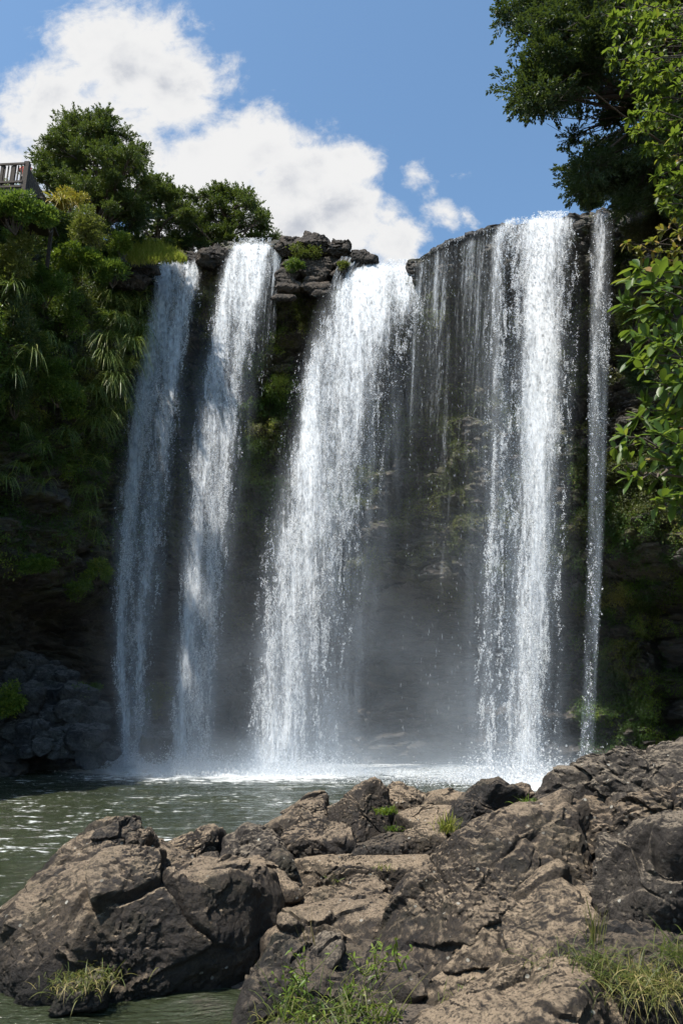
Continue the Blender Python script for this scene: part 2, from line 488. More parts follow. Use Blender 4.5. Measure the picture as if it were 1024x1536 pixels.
def on_cliff(px, py):
    best = None
    for rad in (1, 2, 4):
        for i in range(-rad, rad + 1):
            for j in range(-rad, rad + 1):
                for k in _bin.get((int(px // 10) + i, int(py // 10) + j), ()):
                    e = abs(GPX[k] - px) + abs(GPY[k] - py)
                    sc_ = GPZ[k] + e * .12
                    if best is None or sc_ < best[0]: best = (sc_, k)
        if best: break
    if best is None: return at(px, py, 33), np.array([0, -1.0, 0])
    return GV[best[1]], GN[best[1]]


# ------------------------------------------------------------------ ground under everything, pool bed to far hills
gx = np.concatenate([np.linspace(-400, -40, 20), np.linspace(-36, 36, 90), np.linspace(40, 400, 20)])
gy = np.concatenate([np.linspace(-300, -20, 18), np.linspace(-16, 48, 90), np.linspace(52, 500, 20)])
X, Y = np.meshgrid(gx, gy, indexing='ij')
q = np.stack([X.ravel(), Y.ravel(), 0 * X.ravel()], 1)
pool = sstep(24, 20, np.abs(X)) * sstep(56, 52, Y) * sstep(1.5, 4.5, Y)
Zg = -1.3 * pool + (1 - pool) * (.6 + 0.02 * np.abs(X))
bx = np.array([-5.5, -3.8, -2, 0, 2, 4, 6, 9, 14]); 
bank = np.interp(X, [-6, -3.9, -2.5, 0, 2.5, 5, 8, 14], [-2.2, -.9, -.35, .0, .25, .75, 1.2, 1.6]) + np.interp(Y, [0, 4, 6, 9, 12, 14, 16.5], [.25, .1, 0, .0, .25, .25, -2.6])
Zg = np.maximum(Zg, bank + .12 + .12 * fbm(q * .9, 3, 2).reshape(X.shape)) if True else Zg
Zg = np.where((np.abs(X) > 25) | (Y > 57), np.minimum(Zg, 1.5), Zg)
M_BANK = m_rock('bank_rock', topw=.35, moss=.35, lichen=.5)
ground = build('ground', np.stack([X, Y, Zg], -1).reshape(-1, 3), grid_faces(len(gx), len(gy)), M_BANK, smooth=True)
tag(ground, kind='structure', label='dark rocky ground under and around the pool')
# ------------------------------------------------------------------ waterfalls
t = NT('white_water')
a = t.n('ShaderNodeAttribute', attribute_name='v').outputs['Fac']
c = t.mix(a, (.55, .61, .68), (.93, .93, .93))
dr = t.n('ShaderNodeMixShader', {0: .5, 1: t.n('ShaderNodeBsdfPrincipled', {'Base Color': c, 'Roughness': .6, 'Specular IOR Level': .2}), 2: t.n('ShaderNodeBsdfTranslucent', {'Color': c})})
M_DROP = t.out(t.n('ShaderNodeMixShader', {0: .86, 1: t.n('ShaderNodeBsdfTransparent'), 2: dr}))

t = NT('water_curtain')
uvn = t.n('ShaderNodeUVMap', uv_map='uv').outputs[0]
def lay(sx_, sy_, rough_, dist_, det=6):
    return t.noise(t.n('ShaderNodeMapping', {'Vector': uvn, 'Scale': (sx_, sy_, 1)}).outputs[0], 1.0, det, rough_, dist_)
n1 = lay(1.9, .20, .6, .6); n2 = lay(5.5, 1.3, .65, .6); n3 = lay(15, 5.0, .6, .4, 4); n4 = lay(9.0, .5, .5, .3, 4)
den = t.n('ShaderNodeAttribute', attribute_name='v').outputs['Fac']
s_ = t.math('ADD', t.math('ADD', t.math('MULTIPLY', n1, .38), t.math('MULTIPLY', n2, .30)), t.math('ADD', t.math('MULTIPLY', n3, .20), t.math('MULTIPLY', n4, .12)))
al = t.mr(t.math('ADD', s_, t.math('MULTIPLY', den, .24)), .61, .80, 0, .68)
al = t.math('ADD', al, t.math('MULTIPLY', t.mr(den, .1, .9), .06))
al = t.math('MULTIPLY', al, t.mr(den, .0, .30))
# foam scatters like a cloud of drops: its shading normal wanders about an upward lean
nv = t.n('ShaderNodeTexNoise', {'Vector': t.n('ShaderNodeMapping', {'Vector': uvn, 'Scale': (7, 3, 1)}).outputs[0], 'Scale': 1.0, 'Detail': 4})
nv = t.n('ShaderNodeVectorMath', {0: nv.outputs['Color'], 1: (3.2, 3.2, 2.4), 2: (-1.75, -2.2, -.55)}, operation='MULTIPLY_ADD').outputs[0]
nv = t.n('ShaderNodeVectorMath', {0: nv}, operation='NORMALIZE').outputs[0]
di = t.n('ShaderNodeMixShader', {0: .35, 1: t.n('ShaderNodeBsdfDiffuse', {'Color': (.84, .87, .90, 1), 'Normal': nv}), 2: t.n('ShaderNodeBsdfTranslucent', {'Color': (.9, .94, .97, 1), 'Normal': nv})})
M_CURTAIN = t.out(t.n('ShaderNodeMixShader', {0: al, 1: t.n('ShaderNodeBsdfTransparent'), 2: di}))


t = NT('spray_veil')
uvn = t.n('ShaderNodeUVMap', uv_map='uv').outputs[0]
n1 = lay(1.6, .12, .6, .5); n2 = lay(6, .8, .6, .5); n3 = lay(18, 6.0, .6, .3, 3)
den = t.n('ShaderNodeAttribute', attribute_name='v').outputs['Fac']
s_ = t.math('ADD', t.math('ADD', t.math('MULTIPLY', n1, .5), t.math('MULTIPLY', n2, .3)), t.math('MULTIPLY', n3, .2))
al = t.math('MULTIPLY', t.mr(s_, .38, .70, .02, .34), den)
M_HALO = t.out(t.n('ShaderNodeMixShader', {0: al, 1: t.n('ShaderNodeBsdfTransparent'), 2: t.n('ShaderNodeMixShader', {0: .5, 1: t.n('ShaderNodeBsdfDiffuse', {'Color': (.72, .80, .90, 1)}), 2: t.n('ShaderNodeBsdfTranslucent', {'Color': (.72, .80, .90, 1)})})}))


def dens(kind, u, tt, um, z, seed):
    """how much water there is at sideways fraction u (0..1), fall fraction tt, metres um / z"""
    wv = .35 * fbm(np.stack([um * .35, z * .22, 0 * z + seed], 1), 3, seed + 1)
    n1 = fbm(np.stack([(um + wv) * 1.7, z * .16, 0 * z + seed], 1), 3, seed + 2)
    n2 = fbm(np.stack([(um + wv) * 4.5, z * .75, 0 * z + seed], 1), 3, seed + 3)
    n3 = fbm(np.stack([um * 10, z * 4.0, 0 * z + seed], 1), 3, seed + 4)
    e = np.minimum(u, 1 - u)
    edge = sstep(-.02, .16, e + .10 * n2)
    g = lambda c, s: np.exp(-((u - c) / s) ** 2)
    if kind == 'far': prof = .15 + .62 * g(.16 + .05 * tt, .17) + .42 * g(.78 - .12 * tt, .15) + .35 * (1 - tt) * g(.45, .3) + .06 * tt
    elif kind == 'second': prof = .18 + .6 * g(.30, .22) + .40 * g(.72, .17) + .45 * sstep(.35, .0, tt) + .06 * tt
    elif kind == 'middle': prof = .66 * g(.36, .36) + .16 + .45 * sstep(.22, 0, tt) - .75 * sstep(.72, .98, u) * sstep(.0, .25, tt) + .2 * g(.15, .15)
    elif kind == 'main': prof = .05 + .42 * g(.07, .09) + .80 * g(.64, .27) + .35 * sstep(.35, .0, tt) * g(.45, .3) + .5 * sstep(.12, 0, tt) * g(.55, .4) - .25 * g(.25, .10)
    elif kind == 'thin': prof = .02 + .26 * g(.35, .3) + .16 * sstep(.5, 0, tt) - .08 * sstep(.5, 1, tt)
    else: prof = .3 + 0 * u
    return prof * edge * .85 + .75 * n1 * edge + 1.05 * n2 + .95 * n3, edge, prof


def fall(name, label, kind, rows, Yt, Yb, n, seed, thr=.34, size=1.0, halo=(.3, .35)):
    rows = np.array(rows, float)
    py0, py1 = rows[0, 0], rows[-1, 0]

    def place(u, py, off):
        l = np.interp(py, rows[:, 0], rows[:, 1]); r = np.interp(py, rows[:, 0], rows[:, 2])
        tt = (py - py0) / (py1 - py0)
        Yd = Yt + (Yb - Yt) * np.clip(tt, 0, 1) ** .6 + off
        return at(l + (r - l) * u, py, Yd), (l + (r - l) * u) / 27.0, tt

    foot = place(np.array([.5]), np.array([py1]), np.array([0.0]))[0][0]
    e = empty(name, (foot[0], foot[1], 0), label, 'waterfall')
    # spray: flakes of broken water
    py = py0 - 4 + (py1 - py0 + 4) * RNG.random(n); 
    wid = np.interp(py, rows[:, 0], rows[:, 2] - rows[:, 1]); keep = RNG.random(n) < wid / wid.max(); py = py[keep]
    u = RNG.random(len(py)) * 1.16 - .08
    off = RNG.normal(0, .22, len(py)) * (.5 + 1.0 * (py - py0) / (py1 - py0))
    P, um, tt = place(u, py, off)
    D, edge, prof = dens(kind, u, tt, um, P[:, 2], seed)
    th = thr + .10 + .03 * tt
    k = RNG.random(len(py)) < sstep(th - .16, th + .30, D) * (.72 - .30 * tt) * sstep(-.06, .16, np.minimum(u, 1 - u) + .12 * RNG.random(len(py)))
    # stray drops past the edges
    k |= (RNG.random(len(py)) < .035 * (edge + .25))
    P, um, tt, D, u, th = P[k], um[k], tt[k], D[k], u[k], th[k]
    m = len(P)
    dn = nrm(np.array([-.10, -.22, -1.0]) + RNG.normal(0, .42, (m, 3)))
    nn = nrm(np.array([-.35, -.7, .6]) + RNG.normal(0, .6, (m, 3)))
    L = (.03 + RNG.gamma(2.0, .013, m)) * size * (1.2 - .35 * tt); W = L * (.30 + .4 * RNG.random(m))
    v = np.clip(.45 + .7 * (D - th) + RNG.normal(0, .25, m), 0, 1)
    geo = [diamond_geo(P, dn, nn, L, W, v, fold=.25)]
    # splash at the foot
    ns = int(n * .035)
    ang = RNG.random(ns) * 6.283; rad = RNG.gamma(2.0, .5, ns) * (rows[-1, 2] - rows[-1, 1]) / 60
    sp = foot + np.stack([np.cos(ang) * rad + (RNG.random(ns) - .5) * (rows[-1, 2] - rows[-1, 1]) / 30, np.sin(ang) * rad * .5 - .3, RNG.gamma(1.2, .28, ns)], 1)
    sp[:, 2] = np.abs(sp[:, 2] - foot[2]) * np.exp(-rad * .25)
    geo.append(diamond_geo(sp, rdir(ns), rdir(ns), RNG.uniform(.03, .12, ns), RNG.uniform(.03, .08, ns), RNG.uniform(.4, 1, ns)))
    V, Fc, a = join_geo(geo)
    build('spray', V, Fc, M_DROP, e, attrs={'v': a})['kind'] = 'stuff'
    # curtains: the continuous water between the flakes, three surfaces through the depth of the fall
    parts, uvs = [], []
    NU, NV = 28, 160
    for j, o_ in enumerate((.4, .0, -.4)):
        U, V_ = np.meshgrid(np.linspace(-.22, 1.22, NU), np.linspace(py0, py1, NV), indexing='ij')
        Pq, um, tt = place(U.ravel(), V_.ravel(), o_ * (.4 + .6 * (V_.ravel() - py0) / (py1 - py0)))
        Pq[:, 1] += .12 * fbm(np.stack([um * 2, Pq[:, 2] * .4, 0 * um + j], 1), 2, seed + 9)
        Dq, eq, pq = dens(kind, U.ravel(), tt, um, Pq[:, 2] * .3, seed)
        vq = np.clip(pq + .08, 0, 1) * sstep(-.22, .22, np.minimum(U.ravel(), 1 - U.ravel()) ) * sstep(0, .012, tt) * (1 - .30 * sstep(.1, .8, tt)) * (1 + .55 * fbm(np.stack([um * 1.1, Pq[:, 2] * .12, 0 * um + seed], 1), 3, seed + 60))
        parts.append((Pq, grid_faces(NU, NV), vq)); uvs.append(np.stack([um + 13.7 * j, Pq[:, 2] + 7.1 * j], 1))
    hp, hu = [], []
    for j, o_ in enumerate((.75, -.75)):
        U, V_ = np.meshgrid(np.linspace(-halo[0], 1 + halo[1], NU), np.linspace(py0, py1, NV), indexing='ij'); U = U.ravel(); V_ = V_.ravel()
        Pq, um, tt = place(U, V_, o_ * (.2 + .8 * (V_ - py0) / (py1 - py0)))
        ex = sstep(-halo[0], .25, U) * sstep(1 + halo[1], .75, U)
        vq = ex * sstep(.02, .35, tt) * (.55 + .45 * tt) * (1 + .5 * fbm(np.stack([um * .9, Pq[:, 2] * .14, 0 * um + seed + j], 1), 3, seed + 70))
        hp.append((Pq, grid_faces(NU, NV), np.clip(vq, 0, 1))); hu.append(np.stack([um + 3.7 * j, Pq[:, 2] + 2.1 * j], 1))
    V, Fc, a = join_geo(hp)
    build('spray_veil', V, Fc, M_HALO, e, smooth=True, attrs={'v': a}, uv=np.concatenate(hu))
    V, Fc, a = join_geo(parts)
    build('curtain', V, Fc, M_CURTAIN, e, smooth=True, attrs={'v': a}, uv=np.concatenate(uvs))
    return e


fall('waterfall', 'far left waterfall, thin twin strands beside the vegetated cliff', 'far',
     [(384, 238, 306), (420, 230, 303), (450, 224, 297), (560, 203, 279), (680, 186, 264), (800, 174, 250), (900, 170, 236), (1000, 170, 228), (1080, 178, 223), (1152, 182, 218)], 41.0, 38.6, 190000, 101, thr=.36)
fall('waterfall', 'second waterfall from the left, falling from under the small trees', 'second',
     [(360, 350, 414), (400, 334, 406), (450, 322, 396), (560, 300, 373), (680, 285, 358), (800, 275, 345), (900, 268, 335), (1000, 262, 325), (1080, 256, 318), (1154, 248, 318)], 40.6, 38.2, 200000, 202, thr=.36)
fall('waterfall', 'broad middle waterfall pouring from the notch in the cliff top', 'middle',
     [(392, 572, 632), (402, 535, 640), (420, 508, 644), (450, 488, 645), (500, 470, 628), (560, 452, 605), (680, 428, 570), (800, 405, 548), (900, 393, 532), (1000, 380, 512), (1080, 375, 502), (1164, 368, 498)], 38.6, 36.2, 400000, 303, thr=.33, halo=(.12, .5))
fall('waterfall', 'tall dense waterfall at the right, reaching the pool behind the rocks', 'main',
     [(320, 800, 868), (330, 752, 868), (350, 738, 866), (400, 735, 862), (500, 735, 858), (600, 735, 852), (700, 735, 846), (800, 730, 842), (900, 722, 838), (1000, 718, 834), (1100, 718, 832), (1180, 720, 830)], 33.4, 31.4, 380000, 404, thr=.31, halo=(.45, .25))
fall('waterfall', 'narrow faint waterfall beside the dark right cliff', 'thin',
     [(310, 888, 924), (340, 885, 922), (450, 883, 918), (600, 881, 912), (800, 880, 906), (1000, 874, 896), (1165, 866, 890)], 31.6, 30.4, 42000, 505, thr=.38, halo=(.05, .05))


t = NT('water_veil')
uvn = t.n('ShaderNodeUVMap', uv_map='uv').outputs[0]
n1 = lay(2.6, .05, .6, .25); n2 = lay(6.5, .30, .65, .6); n3 = lay(16, 2.6, .6, .4, 4)
den = t.n('ShaderNodeAttribute', attribute_name='v').outputs['Fac']
s_ = t.math('ADD', t.math('ADD', t.math('MULTIPLY', n1, .42), t.math('MULTIPLY', n2, .36)), t.math('MULTIPLY', n3, .22))
al = t.math('MULTIPLY', t.mr(t.math('ADD', s_, t.math('MULTIPLY', den, .12)), .585, .80, .02, .66), t.mr(den, 0, .9, 0, 1, False))
M_VEIL = t.out(t.n('ShaderNodeMixShader', {0: al, 1: t.n('ShaderNodeBsdfTransparent'), 2: t.n('ShaderNodeMixShader', {0: .4, 1: t.n('ShaderNodeBsdfDiffuse', {'Color': (.85, .89, .93, 1)}), 2: t.n('ShaderNodeBsdfTranslucent', {'Color': (.85, .89, .93, 1)})})}))


def trickles(name, label, edge, seed, fade=1.2, peak=.9, offs=(.0, .3), top_only=0.0):
    """veil of thin threads; edge: (px top, py top, px foot, py foot, Y top, Y foot) samples from left to right"""
    E = np.array(edge, float); foot = at(E[0, 2], E[0, 3], E[0, 5])
    e = empty(name, foot, label, 'waterfall'); parts, uvs = [], []
    NU, NV = 70, 120
    for j, o_ in enumerate(offs):
        U, T = np.meshgrid(np.linspace(0, 1, NU), np.linspace(0, 1, NV), indexing='ij'); U = U.ravel(); T = T.ravel()
        g = lambda k: np.interp(U, np.linspace(0, 1, len(E)), E[:, k])
        px = g(0) + (g(2) - g(0)) * T ** .85 + 2.2 * fbm(np.stack([U * 22, T * 3, 0 * T + j], 1), 2, seed)
        py = g(1) + (g(3) - g(1)) * T
        P = at(px, py, g(4) + (g(5) - g(4)) * T ** .6 - o_)
        P[:, 1] += .1 * fbm(np.stack([U * 30, T * 5, 0 * T + j], 1), 2, seed + 4)
        dn_ = peak * sstep(0, .05, np.minimum(U, 1 - U)) * sstep(0, .02, T) * (1 - T) ** fade * (1 + 1.1 * fbm(np.stack([U * 7, T * 2.2, 0 * T + j], 1), 3, seed + 8))
        parts.append((P, grid_faces(NU, NV), np.clip(dn_, 0, 1))); uvs.append(np.stack([(g(0) + 0 * px) / 27 + 5.3 * j, P[:, 2] + 3.1 * j], 1))
    V, Fc, a = join_geo(parts)
    build('veil', V - foot, Fc, M_VEIL, None, True, attrs={'v': a}, uv=np.concatenate(uvs)).parent = e
    m = 1800 if len(E) > 3 else 600
    U = RNG.random(m); T = RNG.random(m) ** 2.6
    th_ = np.round(U * 34) / 34 + RNG.normal(0, .003, m); U = np.clip(np.where(RNG.random(m) < .7, th_, U), 0, 1)
    g = lambda k: np.interp(U, np.linspace(0, 1, len(E)), E[:, k])
    k = RNG.random(m) < sstep(-.2, .3, fbm(np.stack([np.round(U * 34) * 3.1, T * 4, 0 * T], 1), 3, seed + 5))
    P = at(g(0) + (g(2) - g(0)) * T ** .85 + RNG.normal(0, .7, m), g(1) + (g(3) - g(1)) * T, g(4) + (g(5) - g(4)) * T ** .6 - .1)[k]; mm = len(P)
    V, Fc, a = diamond_geo(P, nrm(np.array([0, -.1, -1]) + RNG.normal(0, .12, (mm, 3))), nrm(np.array([-.3, -.8, .5]) + RNG.normal(0, .4, (mm, 3))), .06 + RNG.gamma(2, .04, mm), RNG.uniform(.012, .03, mm), np.clip(RNG.normal(.4, .25, mm), 0, 1))
    o = build('spray', V - foot, Fc, M_DROP, None, attrs={'v': a}); o.parent = e; o['kind'] = 'stuff'


trickles('waterfall', 'veil of thin water threads running over the black lip between the two largest falls',
         [(x, float(np.interp(x, [622, 630, 665, 700, 760], [390, 386, 364, 350, 337])), x - 34, yb, float(np.interp(x, [622, 700, 760], [37.6, 36, 34.8])) - .55, float(np.interp(x, [622, 700, 760], [36.6, 35, 33.9])) - .5)
          for x, yb in ((622, 1150), (645, 1150), (670, 1155), (695, 1160), (720, 1160), (745, 1165), (760, 1170))], 61, 1.35, 1.0)
trickles('waterfall', 'few thin trickles down the rock right of the second waterfall', [(392, 366, 384, 560, 39.9, 39.0), (405, 368, 392, 600, 39.9, 39.0), (424, 384, 410, 540, 39.8, 39.0)], 71, .9, .9)
trickles('waterfall', 'short trickles over the layered rocks left of the middle waterfall', [(512, 384, 488, 450, 38.9, 38.3), (535, 384, 505, 440, 38.8, 38.2), (560, 396, 530, 430, 38.6, 38.2)], 81, .4, .9)

# ------------------------------------------------------------------ drifting mist at the foot of the falls
t = NT('mist')
P = pos(t); sx = t.n('ShaderNodeSeparateXYZ', {0: P})
hz = t.math('POWER', t.mr(sx.outputs[2], 0, 18, 1, 0, False), 2.2)
fy = t.mr(sx.outputs[1], 27.5, 33, 0, 1)
fx = t.math('MULTIPLY', t.mr(sx.outputs[0], -12.5, -7, 0, 1), t.mr(sx.outputs[0], 12.5, 8, 0, 1))
nz = t.mr(t.noise(P, .28, 4, .6), .35, .7, .25, 1.3)
low = t.math('MULTIPLY', t.math('POWER', t.mr(sx.outputs[2], 0, 2.4, 1, 0, False), 2.0), .13)
dn_ = t.math('MULTIPLY', t.math('MULTIPLY', t.math('ADD', t.math('MULTIPLY', hz, .042), low), nz), t.math('MULTIPLY', fy, fx))
M_MIST = t.out(None, t.n('ShaderNodeVolumePrincipled', {'Color': (.78, .88, 1, 1), 'Density': dn_, 'Anisotropy': .2}))
V, Fc = boxes([((-.25, 34, 9.05), (14, 6.6, 9.0), None)])
mist = build('mist', V, Fc, M_MIST); tag(mist, 'pale mist drifting over the pool at the foot of the falls', 'mist', None, 'stuff')
# ------------------------------------------------------------------ pool
NX, NY = 420, 640
wx = np.linspace(-23, 22, NX); wy = 2.5 + (53 - 2.5) * (np.linspace(0, 1, NY) ** 1.7)
X, Y = np.meshgrid(wx, wy, indexing='ij')
q = np.stack([X.ravel(), Y.ravel(), 0 * X.ravel()], 1)
z = .030 * fbm(q * np.array([1.2, 2.0, 1]), 3, 3) + .045 * fbm(q * np.array([.45, .8, 1]), 2, 8) + .018 * ridged(q * np.array([2.2, 3.6, 1]), 2, 13)
feet = [(-11.2, 38, 1.5), (-8.6, 37.6, 1.8), (-2.8, 35.8, 2.9), (8.0, 31.2, 2.4)]
fo = np.zeros(len(q))
for fx_, fy_, r in feet:
    dd = np.hypot((q[:, 0] - fx_) / r, (q[:, 1] - fy_) / (r * 1.15))
    fo = np.maximum(fo, np.exp(-dd ** 2 * .8)); z += .05 * np.exp(-dd ** 2 * .4) * np.sin(dd * 9) 
fo = np.maximum(fo, .34 * sstep(28, 36, q[:, 1]) * sstep(-14, -9, q[:, 0]) * sstep(14, 6, q[:, 0]))
t = NT('pool_water'); P = pos(t)
m1 = t.n('ShaderNodeMapping', {'Vector': P, 'Scale': (.9, 2.6, 1), 'Rotation': (0, 0, .12)}).outputs[0]
n1 = t.noise(m1, 1.0, 7, .62, .8); n2 = t.noise(m1, 4.2, 6, .65, .6); n3 = t.noise(P, .16, 3, .5)
fa = t.n('ShaderNodeAttribute', attribute_name='foam_glints').outputs['Fac']
st = t.math('ADD', t.math('MULTIPLY', n1, .55), t.math('MULTIPLY', n2, .45))
st = t.math('ADD', st, t.math('ADD', t.math('MULTIPLY', t.math('SUBTRACT', n3, .5), .16), t.math('MULTIPLY', fa, .36)))
foam_glints = t.math('MULTIPLY', t.mr(st, .56, .65, 0, .7), t.mr(t.n('ShaderNodeSeparateXYZ', {0: P}).outputs[1], 9, 13))  # white flecks: real foam, plus sun glints painted into the water colour
wc = t.mix(n3, (.010, .015, .009), (.046, .054, .025))
rp = t.n('ShaderNodeBump', {'Height': t.noise(m1, 6.5, 4, .55), 'Strength': .9, 'Distance': .12})
wat = t.n('ShaderNodeBsdfPrincipled', {'Base Color': wc, 'Roughness': .06, 'IOR': 1.33, 'Normal': rp.outputs[0]})
fm = t.n('ShaderNodeBsdfPrincipled', {'Base Color': (.80, .82, .82, 1), 'Roughness': .8})
M_WATER = t.out(t.n('ShaderNodeMixShader', {0: foam_glints, 1: wat, 2: fm}))
pool_o = build('pool_water', np.stack([q[:, 0], q[:, 1], z], 1), grid_faces(NX, NY), M_WATER, smooth=True, attrs={'foam_glints': fo})
tag(pool_o, 'murky green rippled pool water with foamy streaks and painted glints', None, None, 'structure')
# ------------------------------------------------------------------ foreground rocks
_ico = {}


def ico(level):
    if level not in _ico:
        import bmesh
        bm = bmesh.new(); bmesh.ops.create_icosphere(bm, subdivisions=level, radius=1)
        _ico[level] = (np.array([v.co[:] for v in bm.verts]), np.array([[v.index for v in f.verts] for f in bm.faces])); bm.free()
    return _ico[level]


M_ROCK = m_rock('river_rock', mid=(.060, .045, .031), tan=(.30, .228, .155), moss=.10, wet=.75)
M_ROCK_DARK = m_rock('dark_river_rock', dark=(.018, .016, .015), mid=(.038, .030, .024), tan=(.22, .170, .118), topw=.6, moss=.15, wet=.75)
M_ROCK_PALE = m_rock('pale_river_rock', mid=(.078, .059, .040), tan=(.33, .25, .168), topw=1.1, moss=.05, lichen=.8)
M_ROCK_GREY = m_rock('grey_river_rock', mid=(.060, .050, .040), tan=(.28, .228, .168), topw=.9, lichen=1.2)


def rock(label, poly, Y, depth=.8, crest=.35, tilt=52, seed=0, level=6, p=9, rough=1.0, mat=None, facets=6, planes=(), grain=None, name='boulder', grow=1.10, group=None, cat='boulder'):
    rs = np.random.default_rng(seed + 1000)
    poly = np.array(poly, float); cpx = (poly.max(0) + poly.min(0)) / 2
    a2 = poly - poly.mean(0)
    cpx = poly.mean(0) * .5 + cpx * .5
    C = at(cpx[0], cpx[1], Y); et = -nrm(ray(cpx[0], cpx[1])); er = nrm(np.cross(np.array([0, 0, 1.0]), et)); eu = np.cross(et, er)
    m = ((C - EYE) @ FWD) / F                       # metres per pixel
    pm = (poly - cpx) * np.array([m, -m]) * grow
    th = np.linspace(-np.pi, np.pi, 721); R = np.zeros_like(th)
    for i in range(len(pm)):                       # radial outline
        a, b = pm[i], pm[(i + 1) % len(pm)]; e = b - a
        dx, dy = np.cos(th), np.sin(th)
        det = dx * (-e[1]) + dy * e[0]
        s = (a[0] * (-e[1]) + a[1] * e[0]) / np.where(abs(det) < 1e-9, 1e-9, det)
        k = (dx * a[1] - dy * a[0]) / np.where(abs(det) < 1e-9, 1e-9, det) * -1
        k = (-(dx * a[1] - dy * a[0])) / np.where(abs(det) < 1e-9, 1e-9, det)
        # solve d*s = a + k e
        A = np.stack([dx, dy], 1); kk = (A[:, 0] * a[1] - A[:, 1] * a[0]) / np.where(abs(A[:, 1] * e[0] - A[:, 0] * e[1]) < 1e-9, 1e-9, A[:, 1] * e[0] - A[:, 0] * e[1])
        pt = a + kk[:, None] * e; sg = (pt * A).sum(1)
        ok = (kk >= -1e-6) & (kk <= 1 + 1e-6) & (sg > 0)
        R = np.where(ok, np.maximum(R, sg), R)
    R = np.maximum(R, .2 * R.max())
    hv = (pm[:, 1].max() - pm[:, 1].min()) / 2; Rm = np.sqrt(np.median(R) * hv)
    D, Fc = ico(level)
    rho = np.hypot(D[:, 0], D[:, 1]); ang = np.arctan2(D[:, 1], D[:, 0])
    inv = (rho / np.interp(ang, th, R)) ** p
    hd = depth * .5
    cv = crest * pm[:, 1].max()
    tl = math.radians(tilt)
    pl = [((0, -.12, 1), hd), ((0, 0, -1), hd * 1.2), ((0, math.sin(tl), math.cos(tl)), math.sin(tl) * cv + math.cos(tl) * hd)]
    for (n, h) in planes: pl.append((n, h * Rm))
    for _ in range(facets):
        n = nrm(rs.normal(size=3) + np.array([0, .15, .75])); pl.append((n, (.80 + .35 * rs.random()) * (abs(n[0]) * np.median(R) * .95 + abs(n[1]) * hv * .9 + abs(n[2]) * hd * .95) ))
    for n, h in pl:
        inv += (np.maximum(D @ nrm(np.array(n, float)), 0) / max(h, .02)) ** p
    V = D * (inv ** (-1 / p))[:, None]
    W = C + V[:, :1] * er + V[:, 1:2] * eu + V[:, 2:3] * et
    N = nrm(D[:, :1] * er + D[:, 1:2] * eu + D[:, 2:3] * et)
    # weathering: broad lumps, bedding steps, cracks, pits
    gx_ = np.array(grain if grain is not None else (.25, -.2, 1.0)); gx_ = gx_ / np.linalg.norm(gx_)
    S = min(1.0, Rm * 1.6)
    q = W + rs.random(3) * 40
    q2 = q + .08 * np.stack([fbm(q * 1.3 + k * 9, 3, seed + 40 + k) for k in range(3)], 1)
    # stretched along the bedding so that ridges and grooves run with the grain
    al = (q2 @ gx_)[:, None] * gx_
    qs = (q2 - al) * .45 + al * 1.25
    lump = fbm(q * 1.4 / S, 3, seed)
    qs = qs + .12 * np.stack([fbm(q * 2.6 + k * 11, 2, seed + 80 + k) for k in range(3)], 1); qw = qs * .6 + (q - (q @ gx_)[:, None] * gx_ * .35) * .4
    fa, ea = chisel(qw * 2.1 / S, seed + 3); fb, eb = chisel(qw * 5.2 / S + 7, seed + 33); fc, ec = chisel(q * 11 + 3 + .6 * np.stack([fbm(q * 5 + k * 5, 2, seed + 70 + k) for k in range(3)], 1), seed + 63)
    msk = sstep(-.3, .3, fbm(q * 1.3 / S, 3, seed + 12)); rmask = sstep(-.3, .3, fbm(q * 1.7, 3, seed + 18))
    crack = sstep(.07, .0, ea) * msk
    fine = fbm(q * 11, 4, seed + 9); pit = ridged(q * 6.5, 4, seed + 5); pit2 = np.abs(vnoise(q * 19, seed + 31))
    dsp = rough * S * (.12 * lump + .155 * fa + .055 * fb * (.25 + .75 * msk) - .05 * crack) + rough * (.3 + .7 * rmask) * (.024 * fc + .020 * pit + .020 * fine - .022 * sstep(.35, .05, pit2))
    W = W + N * dsp[:, None]
    o = build(name, W - C, Fc, mat or M_ROCK, smooth=True)
    o.location = C
    try: o.data.set_sharp_from_angle(angle=math.radians(36))
    except Exception: pass
    if group: o['group'] = group
    return tag(o, label, cat)


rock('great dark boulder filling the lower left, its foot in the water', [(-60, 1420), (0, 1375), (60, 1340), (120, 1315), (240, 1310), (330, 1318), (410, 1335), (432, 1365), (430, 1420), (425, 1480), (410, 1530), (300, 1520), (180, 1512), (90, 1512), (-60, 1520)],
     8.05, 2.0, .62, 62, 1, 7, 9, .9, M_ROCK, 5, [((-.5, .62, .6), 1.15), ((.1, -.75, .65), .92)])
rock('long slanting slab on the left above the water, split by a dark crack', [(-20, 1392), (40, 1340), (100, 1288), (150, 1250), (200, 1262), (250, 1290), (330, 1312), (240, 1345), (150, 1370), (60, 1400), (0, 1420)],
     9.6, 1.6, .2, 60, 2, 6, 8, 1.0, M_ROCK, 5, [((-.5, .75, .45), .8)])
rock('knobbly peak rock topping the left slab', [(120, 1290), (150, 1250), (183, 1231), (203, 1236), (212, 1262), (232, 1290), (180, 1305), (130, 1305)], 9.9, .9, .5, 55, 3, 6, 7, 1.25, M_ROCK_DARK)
rock('small boulder with a dark hollow beside the peak on the left', [(183, 1290), (198, 1256), (222, 1250), (240, 1266), (238, 1290), (215, 1304)], 9.5, .6, .5, 60, 4, 6, 8, 1.1, M_ROCK, 5, [((.85, -.2, .5), .55)])
